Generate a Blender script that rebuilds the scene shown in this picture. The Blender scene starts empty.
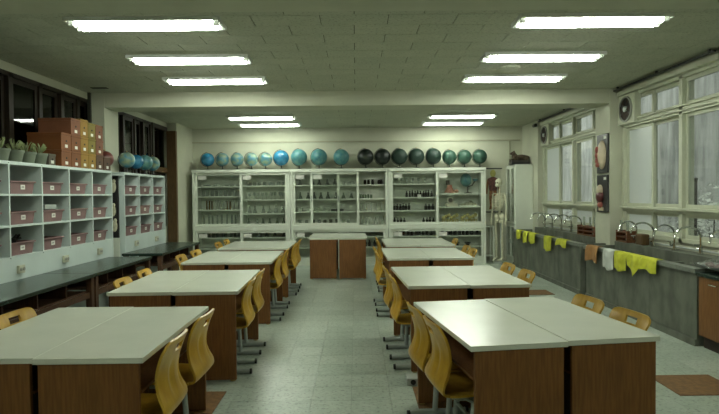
import bpy, math, random
from mathutils import Vector, Matrix
R = math.radians
random.seed(7)
scene = bpy.context.scene
col = scene.collection

# ------------------------------------------------------------------ camera, world, exposure
cam_data = bpy.data.cameras.new('camera')
cam = bpy.data.objects.new('camera', cam_data)
col.objects.link(cam)
cam_data.sensor_width = 36.0
cam_data.lens = 36.0 * 560.0 / 719.0
cam_data.clip_start = 0.05
cam.matrix_world = Matrix(((0.99993311, 0.00973287, -0.00624844, 0.0),
                           (-0.00645524, 0.02136225, -0.99975096, 0.0),
                           (-0.00959696, 0.99972442, 0.02142365, 1.55),
                           (0, 0, 0, 1)))
scene.camera = cam
w = bpy.data.worlds.new('overcast_sky')
scene.world = w
w.use_nodes = True
bgn = w.node_tree.nodes['Background']
bgn.inputs[0].default_value = (0.93, 0.97, 0.95, 1)
bgn.inputs[1].default_value = 2.0
vs = scene.view_settings
vs.view_transform = 'Standard'
vs.look = 'None'
vs.gamma = 1.0
vs.use_curve_mapping = False
vs.exposure = 0.0
TUBE_POWER = 46.0
TUBE_COLOR = (0.93, 1.0, 0.86)

# ------------------------------------------------------------------ materials
def srgb(r, g, b):
    def f(c):
        c /= 255.0
        return c / 12.92 if c <= 0.04045 else ((c + 0.055) / 1.055) ** 2.4
    return (f(r), f(g), f(b), 1)

MATS = {}
def mat(name, c, rough=0.6, metal=0.0, noise=0.0, scale=8.0, bump=0.0, c2=None, stretch=None, spec=0.5, detail=3.0):
    if name in MATS: return MATS[name]
    m = bpy.data.materials.new(name)
    m.use_nodes = True
    nt = m.node_tree
    b = nt.nodes['Principled BSDF']
    b.inputs['Base Color'].default_value = c
    b.inputs['Roughness'].default_value = rough
    b.inputs['Metallic'].default_value = metal
    b.inputs['Specular IOR Level'].default_value = spec
    if noise or c2 or bump:
        tc = nt.nodes.new('ShaderNodeTexCoord')
        mp = nt.nodes.new('ShaderNodeMapping')
        if stretch: mp.inputs['Scale'].default_value = stretch
        nt.links.new(tc.outputs['Object'], mp.inputs['Vector'])
        n = nt.nodes.new('ShaderNodeTexNoise')
        n.inputs['Scale'].default_value = scale
        n.inputs['Detail'].default_value = detail
        nt.links.new(mp.outputs['Vector'], n.inputs['Vector'])
        cr = nt.nodes.new('ShaderNodeValToRGB')
        if c2 is None:
            a = tuple(max(0, x * (1 - noise)) for x in c[:3]) + (1,)
            z = tuple(min(1, x * (1 + noise)) for x in c[:3]) + (1,)
        else:
            a, z = c, c2
        cr.color_ramp.elements[0].color = a
        cr.color_ramp.elements[1].color = z
        cr.color_ramp.elements[0].position = 0.35
        cr.color_ramp.elements[1].position = 0.65
        nt.links.new(n.outputs['Fac'], cr.inputs['Fac'])
        nt.links.new(cr.outputs['Color'], b.inputs['Base Color'])
        if bump:
            bp = nt.nodes.new('ShaderNodeBump')
            bp.inputs['Strength'].default_value = bump
            bp.inputs['Distance'].default_value = 0.01
            nt.links.new(n.outputs['Fac'], bp.inputs['Height'])
            nt.links.new(bp.outputs['Normal'], b.inputs['Normal'])
    MATS[name] = m
    return m

def glass_mat(name, tint, gloss, rough=0.02, body=0.0, body_col=(0.8, 0.85, 0.8, 1)):
    """thin clear sheet: transparent with a fresnel-like gloss and an optional milky body"""
    m = bpy.data.materials.new(name)
    m.use_nodes = True
    nt = m.node_tree
    for n in list(nt.nodes): nt.nodes.remove(n)
    out = nt.nodes.new('ShaderNodeOutputMaterial')
    tr = nt.nodes.new('ShaderNodeBsdfTransparent'); tr.inputs[0].default_value = tint
    gl = nt.nodes.new('ShaderNodeBsdfGlossy'); gl.inputs['Roughness'].default_value = rough
    lw = nt.nodes.new('ShaderNodeLayerWeight'); lw.inputs['Blend'].default_value = 0.5
    pw = nt.nodes.new('ShaderNodeMath'); pw.operation = 'POWER'; pw.inputs[1].default_value = 4.0
    nt.links.new(lw.outputs['Facing'], pw.inputs[0])
    fr = nt.nodes.new('ShaderNodeMath'); fr.operation = 'MULTIPLY_ADD'; fr.inputs[1].default_value = 0.7; fr.inputs[2].default_value = (gloss / (2 + gloss)) ** 2
    nt.links.new(pw.outputs[0], fr.inputs[0])
    mx = nt.nodes.new('ShaderNodeMixShader')
    nt.links.new(fr.outputs[0], mx.inputs[0])
    nt.links.new(gl.outputs[0], mx.inputs[2])
    if body > 0:
        df = nt.nodes.new('ShaderNodeBsdfDiffuse'); df.inputs[0].default_value = body_col
        tl = nt.nodes.new('ShaderNodeBsdfTranslucent'); tl.inputs[0].default_value = body_col
        a = nt.nodes.new('ShaderNodeMixShader'); a.inputs[0].default_value = 0.6
        nt.links.new(df.outputs[0], a.inputs[1]); nt.links.new(tl.outputs[0], a.inputs[2])
        b2 = nt.nodes.new('ShaderNodeMixShader'); b2.inputs[0].default_value = body
        nt.links.new(tr.outputs[0], b2.inputs[1]); nt.links.new(a.outputs[0], b2.inputs[2])
        nt.links.new(b2.outputs[0], mx.inputs[1])
    else:
        nt.links.new(tr.outputs[0], mx.inputs[1])
    nt.links.new(mx.outputs[0], out.inputs['Surface'])
    MATS[name] = m
    return m

def tile_mat(name, ca, cb, sx, sy, ox, oy, rough, speck, dark, stag=False, bump=0.0, spec=0.4, vein=9.0):
    """per-tile tone from the world position plus speckle and veins"""
    m = bpy.data.materials.new(name)
    m.use_nodes = True
    nt = m.node_tree; L = nt.links
    b = nt.nodes['Principled BSDF']
    b.inputs['Roughness'].default_value = rough
    b.inputs['Specular IOR Level'].default_value = spec
    g = nt.nodes.new('ShaderNodeNewGeometry')
    off = nt.nodes.new('ShaderNodeVectorMath'); off.operation = 'SUBTRACT'; off.inputs[1].default_value = (ox, oy, 0)
    L.new(g.outputs['Position'], off.inputs[0])
    sn = nt.nodes.new('ShaderNodeVectorMath'); sn.operation = 'DIVIDE'; sn.inputs[1].default_value = (sx, sy, 99.0)
    L.new(off.outputs[0], sn.inputs[0])
    fl = nt.nodes.new('ShaderNodeVectorMath'); fl.operation = 'FLOOR'
    L.new(sn.outputs[0], fl.inputs[0])
    wn = nt.nodes.new('ShaderNodeTexWhiteNoise'); wn.noise_dimensions = '3D'
    L.new(fl.outputs[0], wn.inputs['Vector'])
    mix = nt.nodes.new('ShaderNodeMix'); mix.data_type = 'RGBA'
    mix.inputs[6].default_value = ca; mix.inputs[7].default_value = cb
    no = nt.nodes.new('ShaderNodeTexNoise'); no.inputs['Scale'].default_value = vein; no.inputs['Detail'].default_value = 5; no.inputs['Distortion'].default_value = 1.2
    L.new(g.outputs['Position'], no.inputs['Vector'])
    md = nt.nodes.new('ShaderNodeMath'); md.operation = 'MULTIPLY_ADD'; md.inputs[1].default_value = 0.45
    L.new(wn.outputs['Value'], md.inputs[0])
    rm = nt.nodes.new('ShaderNodeMapRange'); rm.inputs[1].default_value = 0.3; rm.inputs[2].default_value = 0.7; rm.inputs[4].default_value = 0.55
    L.new(no.outputs['Fac'], rm.inputs[0]); L.new(rm.outputs[0], md.inputs[2])
    L.new(md.outputs[0], mix.inputs[0])
    n2 = nt.nodes.new('ShaderNodeTexNoise'); n2.inputs['Scale'].default_value = speck; n2.inputs['Detail'].default_value = 3
    L.new(g.outputs['Position'], n2.inputs['Vector'])
    r2 = nt.nodes.new('ShaderNodeMapRange'); r2.inputs[1].default_value = 0.34; r2.inputs[2].default_value = 0.46; r2.inputs[3].default_value = dark; r2.inputs[4].default_value = 1.0
    L.new(n2.outputs['Fac'], r2.inputs[0])
    mu = nt.nodes.new('ShaderNodeMix'); mu.data_type = 'RGBA'; mu.blend_type = 'MULTIPLY'; mu.inputs[0].default_value = 1.0
    L.new(mix.outputs[2], mu.inputs[6]); L.new(r2.outputs[0], mu.inputs[7])
    L.new(mu.outputs[2], b.inputs['Base Color'])
    if bump:
        bp = nt.nodes.new('ShaderNodeBump'); bp.inputs['Strength'].default_value = bump; bp.inputs['Distance'].default_value = 0.004
        L.new(n2.outputs['Fac'], bp.inputs['Height']); L.new(bp.outputs[0], b.inputs['Normal'])
    MATS[name] = m
    return m

def emit_mat(name, c, s):
    m = bpy.data.materials.new(name); m.use_nodes = True
    nt = m.node_tree
    b = nt.nodes['Principled BSDF']
    b.inputs['Base Color'].default_value = (0.9, 0.9, 0.9, 1)
    b.inputs['Emission Color'].default_value = c + (1,)
    b.inputs['Emission Strength'].default_value = s
    MATS[name] = m
    return m

def wood_mat(name, ca, cb, rough=0.5, stretch=(14, 14, 1.2), scale=5.0):
    return mat(name, ca, rough=rough, c2=cb, scale=scale, stretch=stretch, detail=6.0, spec=0.35)

wall_paint = mat('wall_paint', (0.48, 0.49, 0.38, 1), rough=0.75, noise=0.05, scale=2.5)
ceil_tile = tile_mat('ceiling_tile', (0.43, 0.445, 0.355, 1), (0.50, 0.515, 0.41, 1), 0.6, 0.3, 0, 3.95, 0.95, 40.0, 0.74, bump=0.3, spec=0.1, vein=4)
slab_dark = mat('joint_dark', (0.10, 0.10, 0.08, 1), rough=0.95)
floor_tile = tile_mat('floor_tile', (0.29, 0.345, 0.285, 1), (0.46, 0.515, 0.44, 1), 0.3, 0.3, -0.05, 0, 0.33, 38.0, 0.62, spec=0.35, vein=16.0)
grout = mat('floor_joint', (0.22, 0.255, 0.215, 1), rough=0.8)
white_lam = mat('white_laminate', (0.62, 0.645, 0.54, 1), rough=0.24, noise=0.03, scale=3.0, spec=0.45)
edge_lam = white_lam
brown_wood = wood_mat('brown_wood_laminate', (0.140, 0.056, 0.013, 1), (0.205, 0.087, 0.022, 1), rough=0.55)
dark_in = mat('dark_brown_board', (0.035, 0.022, 0.014, 1), rough=0.7, noise=0.15)
brass = mat('brass_foot', (0.45, 0.33, 0.12, 1), rough=0.45, metal=0.6, noise=0.05)
chair_ply = mat('yellow_plywood', (0.45, 0.255, 0.026, 1), rough=0.32, c2=(0.54, 0.325, 0.038, 1), scale=3.5, stretch=(7, 7, 1.5), detail=4, spec=0.5)
steel_grey = mat('grey_painted_steel', (0.38, 0.42, 0.39, 1), rough=0.4, metal=0.1, noise=0.05)
black_cap = mat('black_rubber', (0.02, 0.02, 0.02, 1), rough=0.7, noise=0.1)
cab_white = mat('cabinet_white_paint', (0.68, 0.72, 0.62, 1), rough=0.45, noise=0.025, scale=4)
cab_in = mat('cabinet_interior', (0.76, 0.79, 0.69, 1), rough=0.6, noise=0.03)
cubby_white = mat('cubby_white_board', (0.58, 0.665, 0.64, 1), rough=0.5, noise=0.03, scale=4)
pink = mat('dusty_pink_plastic', (0.20, 0.115, 0.113, 1), rough=0.5, noise=0.08, scale=6)
paper = mat('paper_label', (0.74, 0.74, 0.68, 1), rough=0.8, noise=0.03)
green_top = mat('dark_green_top', (0.022, 0.040, 0.030, 1), rough=0.26, noise=0.2, scale=4, spec=0.6)
bench_wood = wood_mat('bench_dark_wood', (0.05, 0.022, 0.010, 1), (0.085, 0.04, 0.018, 1), rough=0.6)
dark_frame = wood_mat('dark_brown_frame', (0.012, 0.008, 0.004, 1), (0.026, 0.017, 0.009, 1), rough=0.55)
tan_wood = wood_mat('tan_brown_trim', (0.075, 0.042, 0.015, 1), (0.12, 0.068, 0.025, 1), rough=0.55)
win_frame = mat('window_cream_paint', (0.50, 0.52, 0.40, 1), rough=0.55, noise=0.04)
pane_clear = glass_mat('clear_pane', (0.86, 0.89, 0.86, 1), 0.40, body=0.07, body_col=(0.75, 0.77, 0.72, 1))
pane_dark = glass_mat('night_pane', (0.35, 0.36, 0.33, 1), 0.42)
pane_frost = glass_mat('frosted_pane', (0.8, 0.86, 0.86, 1), 0.3, rough=0.3, body=0.9, body_col=(0.90, 0.93, 0.91, 1))
cab_glass = glass_mat('cabinet_pane', (0.95, 0.965, 0.95, 1), 0.3, body=0.02)
ware_glass = glass_mat('laboratory_glass', (0.95, 0.97, 0.95, 1), 0.6, rough=0.08, body=0.16, body_col=(0.85, 0.9, 0.86, 1))
amber_glass = glass_mat('amber_glass', (0.55, 0.38, 0.10, 1), 0.5, rough=0.08, body=0.5, body_col=(0.36, 0.24, 0.05, 1))
green_glass = glass_mat('green_glass', (0.88, 0.92, 0.88, 1), 0.5, rough=0.1, body=0.2, body_col=(0.36, 0.42, 0.36, 1))
bottle_dark = mat('dark_bottle_glass', (0.014, 0.010, 0.008, 1), rough=0.15, noise=0.2)
concrete_sink = mat('grey_terrazzo', (0.075, 0.083, 0.064, 1), rough=0.55, c2=(0.145, 0.155, 0.122, 1), scale=6.0, stretch=(1, 1, 0.55), detail=9, spec=0.4)
sink_edge = mat('terrazzo_edge', (0.17, 0.185, 0.16, 1), rough=0.4, noise=0.12, scale=30)
basin_dark = mat('basin_inside', (0.055, 0.062, 0.052, 1), rough=0.5, noise=0.15)
chrome = mat('chrome', (0.62, 0.64, 0.62, 1), rough=0.16, metal=1.0, noise=0.02)
yellow_cloth = mat('yellow_cloth', (0.45, 0.46, 0.03, 1), rough=0.9, noise=0.12, scale=14, bump=0.3)
white_cloth = mat('white_cloth', (0.50, 0.52, 0.48, 1), rough=0.9, noise=0.08, scale=14, bump=0.3)
tan_cloth = mat('orange_tan_cloth', (0.27, 0.13, 0.04, 1), rough=0.9, noise=0.14, scale=12, bump=0.3)
blue_globe = mat('blue_globe_print', (0.012, 0.11, 0.22, 1), rough=0.25, c2=(0.03, 0.20, 0.34, 1), scale=9.0, detail=5)
land_globe = mat('pale_globe_print', (0.03, 0.17, 0.26, 1), rough=0.3, c2=(0.22, 0.27, 0.15, 1), scale=11.0, detail=6)
teal_globe = mat('teal_globe_print', (0.03, 0.15, 0.19, 1), rough=0.35, c2=(0.10, 0.24, 0.21, 1), scale=11.0, detail=6)
dark_globe = mat('near_black_globe_paint', (0.007, 0.013, 0.010, 1), rough=0.4, noise=0.3)
dgreen_globe = mat('dark_green_globe_paint', (0.006, 0.024, 0.016, 1), rough=0.55, noise=0.2)
green_globe = mat('green_globe_paint', (0.016, 0.058, 0.038, 1), rough=0.55, noise=0.15)
red_globe = mat('dark_red_globe_print', (0.09, 0.018, 0.014, 1), rough=0.35, c2=(0.16, 0.05, 0.04, 1), scale=4)
black_metal = mat('black_metal', (0.02, 0.02, 0.02, 1), rough=0.4, noise=0.1)
fixture_white = mat('fixture_enamel', (0.62, 0.64, 0.60, 1), rough=0.4, noise=0.02)
tube_glow = emit_mat('fluorescent_tube', TUBE_COLOR, TUBE_POWER)
mat_brown = mat('brown_floor_mat', (0.155, 0.075, 0.020, 1), rough=0.8, noise=0.25, scale=25, bump=0.3)
conc_out = mat('weathered_concrete', (0.21, 0.215, 0.20, 1), rough=0.9, c2=(0.50, 0.51, 0.485, 1), scale=2.6, stretch=(1, 2.2, 0.35), detail=9)
ground_out = mat('outdoor_ground', (0.2, 0.2, 0.17, 1), rough=0.95, noise=0.2)

# ------------------------------------------------------------------ mesh builder
class MB:
    def __init__(s): s.v = []; s.f = []
    def box(s, x0, x1, y0, y1, z0, z1):
        i = len(s.v)
        s.v += [(x0, y0, z0), (x1, y0, z0), (x1, y1, z0), (x0, y1, z0), (x0, y0, z1), (x1, y0, z1), (x1, y1, z1), (x0, y1, z1)]
        s.f += [(i, i + 3, i + 2, i + 1), (i + 4, i + 5, i + 6, i + 7), (i, i + 1, i + 5, i + 4), (i + 1, i + 2, i + 6, i + 5), (i + 2, i + 3, i + 7, i + 6), (i + 3, i, i + 4, i + 7)]
        return s
    def cbox(s, x, y, z, sx, sy, sz):          # centre x,y ; base z
        return s.box(x - sx / 2, x + sx / 2, y - sy / 2, y + sy / 2, z, z + sz)
    def lathe(s, prof, n=12, c=(0, 0, 0), axis='z', cap=True):
        i = len(s.v); k = len(prof)
        for r, h in prof:
            for j in range(n):
                a = 2 * math.pi * j / n
                p = (r * math.cos(a), r * math.sin(a), h)
                if axis == 'x': p = (h, p[0], p[1])
                elif axis == 'y': p = (p[1], h, p[0])
                s.v.append((p[0] + c[0], p[1] + c[1], p[2] + c[2]))
        for a in range(k - 1):
            for j in range(n):
                q = (j + 1) % n
                s.f.append((i + a * n + j, i + a * n + q, i + (a + 1) * n + q, i + (a + 1) * n + j))
        if cap:
            s.f.append(tuple(i + j for j in range(n))[::-1])
            s.f.append(tuple(i + (k - 1) * n + j for j in range(n)))
        return s
    def cyl(s, c, r, h, n=10, axis='z'):
        return s.lathe([(r, 0), (r, h)], n, c, axis)
    def ell(s, c, r, n=14, m=8, rot=None):
        i = len(s.v); c = Vector(c)
        for a in range(m + 1):
            t = math.pi * a / m
            for j in range(n):
                p = 2 * math.pi * j / n
                q = Vector((r[0] * math.sin(t) * math.cos(p), r[1] * math.sin(t) * math.sin(p), r[2] * math.cos(t)))
                if rot: q = rot @ q
                s.v.append(tuple(c + q))
        for a in range(m):
            for j in range(n):
                q = (j + 1) % n
                A, B, C_, D = i + a * n + j, i + (a + 1) * n + j, i + (a + 1) * n + q, i + a * n + q
                if a == 0: s.f.append((A, B, C_))
                elif a == m - 1: s.f.append((A, B, D))
                else: s.f.append((A, B, C_, D))
        return s
    def tube(s, path, r, n=8, closed=False):
        pts = [Vector(p) for p in path]; k = len(pts); i = len(s.v)
        rr = r if isinstance(r, (list, tuple)) else [r] * k
        up = Vector((0.123, 0.31, 0.94))
        for a in range(k):
            d = (pts[min(a + 1, k - 1)] - pts[max(a - 1, 0)])
            if d.length < 1e-9: d = Vector((0, 0, 1))
            d.normalize()
            u = d.cross(up)
            if u.length < 1e-3: u = d.cross(Vector((1, 0, 0)))
            u.normalize(); v = d.cross(u)
            for j in range(n):
                t = 2 * math.pi * j / n
                s.v.append(tuple(pts[a] + (u * math.cos(t) + v * math.sin(t)) * rr[a]))
        for a in range(k - 1):
            for j in range(n):
                q = (j + 1) % n
                s.f.append((i + a * n + j, i + (a + 1) * n + j, i + (a + 1) * n + q, i + a * n + q))
        s.f.append(tuple(i + j for j in range(n)))
        s.f.append(tuple(i + (k - 1) * n + j for j in range(n))[::-1])
        return s
    def prism(s, poly, h0, h1, axis='z'):
        """polygon (a,b) extruded along axis: z->(a,b,h)  x->(h,a,b)  y->(a,h,b)"""
        i = len(s.v); n = len(poly)
        for h in (h0, h1):
            for a, b in poly:
                s.v.append({'z': (a, b, h), 'x': (h, a, b), 'y': (a, h, b)}[axis])
        for j in range(n):
            q = (j + 1) % n
            s.f.append((i + j, i + q, i + n + q, i + n + j))
        s.f.append(tuple(i + j for j in range(n))[::-1]); s.f.append(tuple(i + n + j for j in range(n)))
        return s
    def mesh(s, name, m, smooth=False, angle=40):
        me = bpy.data.meshes.new(name)
        me.from_pydata(s.v, [], s.f)
        import bmesh
        bm = bmesh.new(); bm.from_mesh(me)
        bmesh.ops.recalc_face_normals(bm, faces=bm.faces)
        bm.to_mesh(me); bm.free()
        me.materials.append(m)
        if smooth:
            me.polygons.foreach_set('use_smooth', [True] * len(me.polygons))
            me.set_sharp_from_angle(angle=R(angle))
        me.update()
        return me
    def build(s, name, m, parent=None, smooth=False, loc=None, angle=40):
        return link(name, s.mesh(name, m, smooth, angle), parent, loc)

def link(name, me, parent=None, loc=None, rot=None):
    o = bpy.data.objects.new(name, me)
    col.objects.link(o)
    if parent: o.parent = parent
    if loc: o.location = loc
    if rot: o.rotation_euler = rot
    return o
def bevel(o, w=0.004, seg=2):
    b = o.modifiers.new('bevel', 'BEVEL'); b.width = w; b.segments = seg; b.limit_method = 'ANGLE'
    return o
def tag(o, label, cat, group=None):
    o['label'] = label; o['category'] = cat
    if group: o['group'] = group
    return o
def thing(name, label, cat, loc=(0, 0, 0), rz=0.0, group=None):
    o = bpy.data.objects.new(name, None)
    o.empty_display_size = 0.05
    col.objects.link(o)
    o.location = loc; o.rotation_euler = (0, 0, rz)
    return tag(o, label, cat, group)
def struct(o, label=None):
    o['kind'] = 'structure'
    if label: o['label'] = label
    return o
def copy_tree(o, parent=None):
    c = o.copy(); col.objects.link(c); c.parent = parent
    for ch in list(o.children): copy_tree(ch, c)
    return c

# ------------------------------------------------------------------ room shell
ZC = 3.10; XL, XR = -3.95, 4.0; YB, YF = 12.95, -2.6
fl = struct(MB().box(XL - 0.2, XR + 0.2, YF - 0.2, YB + 0.2, -0.15, -0.012).build('floor', grout), 'grey green speckled floor of square tiles')
tiles = []
i0 = math.floor((XL + 0.05) / 0.3); i1 = math.ceil((XR + 0.05) / 0.3)
for i in range(i0, i1):
    for j in range(math.floor(YF / 0.3), math.ceil(YB / 0.3)):
        x0 = max(-0.05 + i * 0.3, XL); x1 = min(-0.05 + (i + 1) * 0.3, XR); y0 = j * 0.3; y1 = min(y0 + 0.3, YB)
        if x1 - x0 > 0.02 and y1 - y0 > 0.02: tiles.append((x0, x1, y0, y1))
def tile_rank(t):
    x = (t[0] + t[1]) / 2; y = (t[2] + t[3]) / 2
    if y < 3.6 or abs(x) > y * 0.66: return 1e9
    open_ = (-1.1 < x < 0.5) or (1.75 < x < 3.4)
    return y + (0 if open_ else 6)
tiles.sort(key=tile_rank)
g = 0.0012
full = MB().box(-0.15 + g, 0.15 - g, -0.15 + g, 0.15 - g, -0.012, 0.0).mesh('tile', floor_tile)
rest = MB()
nb = 0
for t in tiles:
    if nb < 300 and abs(t[1] - t[0] - 0.3) < 1e-4 and abs(t[3] - t[2] - 0.3) < 1e-4:
        link('tile', full, fl, ((t[0] + t[1]) / 2, (t[2] + t[3]) / 2, 0)); nb += 1
    else:
        rest.box(t[0] + g, t[1] - g, t[2] + g, t[3] - g, -0.012, 0.0)
o = rest.build('tile_field', floor_tile, fl); o['kind'] = 'stuff'

ce = struct(MB().box(XL - 0.2, XR + 0.2, YF - 0.2, YB + 0.2, ZC + 0.01, ZC + 0.2).build('ceiling', slab_dark), 'grey ceiling of staggered acoustic tiles')
ctiles = []
for j in range(-22, 32):
    y0 = 3.95 + j * 0.3; y1 = y0 + 0.3
    if y1 > YB + 0.05 or y0 < YF: continue
    sh = 0.3 if j % 2 else 0.0
    k = -8
    while True:
        x0 = k * 0.6 + sh; x1 = x0 + 0.6; k += 1
        if x0 > XR: break
        a, b = max(x0, XL), min(x1, XR)
        if b - a > 0.03: ctiles.append((a, b, y0, min(y1, YB)))
ctiles.sort(key=lambda t: t[2] if (t[2] > 3.9 and abs((t[0] + t[1]) / 2) < 0.66 * t[3]) else 1e9)
cmesh = {}
rest = MB(); nb = 0
for t in ctiles:
    wd, dp = round(t[1] - t[0], 3), round(t[3] - t[2], 3)
    beam = (t[2] > 8.3 and t[3] < 8.85)
    if nb < 300 and not beam:
        if (wd, dp) not in cmesh:
            cmesh[(wd, dp)] = MB().box(-wd / 2 + 0.004, wd / 2 - 0.004, -dp / 2 + 0.004, dp / 2 - 0.004, 0, 0.012).mesh('tile', ceil_tile)
        link('tile', cmesh[(wd, dp)], ce, ((t[0] + t[1]) / 2, (t[2] + t[3]) / 2, ZC + random.uniform(-0.001, 0.001))); nb += 1
    else:
        rest.box(t[0] + 0.003, t[1] - 0.003, t[2] + 0.003, t[3] - 0.003, ZC, ZC + 0.012)
o = rest.build('tile_field', ceil_tile, ce); o['kind'] = 'stuff'

struct(MB().box(XL - 0.2, XR + 0.2, YB, YB + 0.2, 0, ZC).build('wall_back', wall_paint), 'cream back wall above the glass cabinets')
struct(MB().box(XL - 0.2, XR + 0.2, YF - 0.2, YF, 0, ZC).build('wall_front', wall_paint))
# right wall: parapet, lintel and the solid part behind the viewer
mb = MB().box(XR, XR + 0.2, YF, YB, 0, 0.93).box(XR, XR + 0.2, YF, YB, 2.97, ZC).box(XR, XR + 0.2, YF, 3.95, 0.93, 2.97)
mb.box(XR, XR + 0.2, 8.30, 8.75, 0.93, 2.97).box(XR, XR + 0.2, 11.85, YB, 0.93, 2.97)
struct(mb.build('wall_right', wall_paint), 'cream right wall with tall cream-framed windows')
mb = MB().box(XL - 0.2, XL, YF, YB, 0, 0.93).box(XL - 0.2, XL, YF, YB, 3.0, ZC).box(XL - 0.2, XL, YF, 3.95, 0.93, 3.0)
mb.box(XL - 0.2, XL, 8.48, 8.86, 0.93, 3.0).box(XL - 0.2, XL, 11.8, YB, 0.93, 3.0)
struct(mb.build('wall_left', wall_paint), 'shaded left wall with dark brown windows')
for nm, x0, x1, y0, y1 in (('pillar', 3.80, XR, 8.36, 8.86), ('pillar', 3.86, XR, 11.85, YB), ('pillar', XL, -3.72, 8.36, 8.84), ('pillar', XL, -3.75, 11.8, YB),
                           ('pillar', 3.80, XR, 3.4, 3.93), ('pillar', XL, -3.75, 3.4, 3.93)):
    struct(MB().box(x0, x1, y0, y1, 0, ZC).build(nm, wall_paint), 'cream painted pillar')
for y0, y1 in ((3.40, 3.93), (8.37, 8.83)):
    struct(MB().box(XL, XR, y0, y1, 2.83 if y0 < 5 else 2.885, ZC + 0.005).build('ceiling_beam', wall_paint), 'cream beam crossing the ceiling')
# rail along the back wall with its drop
struct(MB().box(-3.75, 3.8, YB - 0.03, YB, 2.77, 2.80).box(3.55, 3.575, YB - 0.03, YB, 2.25, 2.77).build('trim_1', mat('rail_paint', (0.36, 0.36, 0.26, 1), rough=0.6, noise=0.05)), 'thin rail along the back wall')

struct(MB().box(XL + 0.005, XL + 0.045, 8.315, 8.355, 1.9, ZC).build('trim_3', mat('dark_conduit', (0.03, 0.03, 0.022, 1), rough=0.6, noise=0.1)), 'dark conduit beside the left pillar')
t = MB().box(-3.72, -3.50, 7.93, 8.02, ZC - 0.008, ZC).build('ceiling_vent', MATS['dark_conduit']); tag(t, 'small dark slot vent in the ceiling near the left pillar', 'vent')
# ------------------------------------------------------------------ right windows
def sash(parent, X, y0, y1, z0, z1, bar, glass, name='sash', th=0.03):
    m = MB().box(X - th / 2, X + th / 2, y0, y0 + bar, z0, z1).box(X - th / 2, X + th / 2, y1 - bar, y1, z0, z1)
    m.box(X - th / 2, X + th / 2, y0 + bar, y1 - bar, z0, z0 + bar).box(X - th / 2, X + th / 2, y0 + bar, y1 - bar, z1 - bar, z1)
    return m, MB().box(X - 0.003, X + 0.003, y0 + bar, y1 - bar, z0 + bar, z1 - bar)
def right_window(n, edges, frost, label):
    y0, y1 = edges[0], edges[-1]
    m = MB()
    X = XR + 0.03
    for z0, z1 in ((0.93, 0.98), (1.28, 1.35), (2.50, 2.60), (2.93, 2.98)): m.box(X - 0.06, X + 0.09, y0, y1, z0, z1)
    for e in edges: m.box(X - 0.06, X + 0.09, e - 0.035, e + 0.035, 0.93, 2.98)
    # raised track lips under the transom row
    m.box(X - 0.09, X - 0.06, y0, y1, 2.585, 2.60).box(X - 0.09, X - 0.06, y0, y1, 2.53, 2.545).box(X - 0.10, X - 0.06, y0, y1, 1.32, 1.35)
    root = m.build('window_%d' % n, win_frame); struct(root, label)
    q = 0
    for a, b in zip(edges[:-1], edges[1:]):
        mid = (a + b) / 2
        for r, (z0, z1) in enumerate(((0.98, 1.28), (1.35, 2.50), (2.60, 2.93))):
            for s, (p, t, dx) in enumerate(((a + 0.035, mid + 0.03, 0.035), (mid - 0.03, b - 0.035, 0.0))):
                fm, pm = sash(None, X + dx, p, t, z0, z1, 0.045, None)
                so = fm.build('sash', win_frame, root)
                gl = pane_frost if (q, s, r) in frost else pane_clear
                pm.build('pane', gl, so)
        q += 1
    return root
right_window(1, [3.97, 5.42, 6.83, 8.30], {(2, 1, 1), (2, 1, 0)}, 'tall cream-framed window above the nearer sink')
right_window(2, [8.72, 10.24, 11.83], {(1, 1, 1), (1, 1, 0), (0, 1, 0)}, 'tall cream-framed window above the farther sink')
# curtain rails under the ceiling
for i, (a, b, lab) in enumerate(((6.0, 8.33, 'double curtain rail above the nearer window'), (8.9, 11.8, 'double curtain rail above the farther window'))):
    t = thing('curtain_rail', lab, 'curtain rail', (XR, (a + b) / 2, 3.0), group='curtain rails over the right windows')
    d = (b - a) / 2
    MB().box(-0.16, -0.13, -d, d, 0.045, 0.068).build('rail', black_metal, t)
    MB().box(-0.11, -0.03, -d, d, -0.03, 0.03).build('pelmet', win_frame, t)
    for k in range(3): MB().box(-0.155, -0.135, -d + 0.1 + k * (2 * d - 0.2) / 2 - 0.015, -d + 0.1 + k * (2 * d - 0.2) / 2 + 0.015, 0.068, 0.098).build('bracket', black_metal, t)
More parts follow.
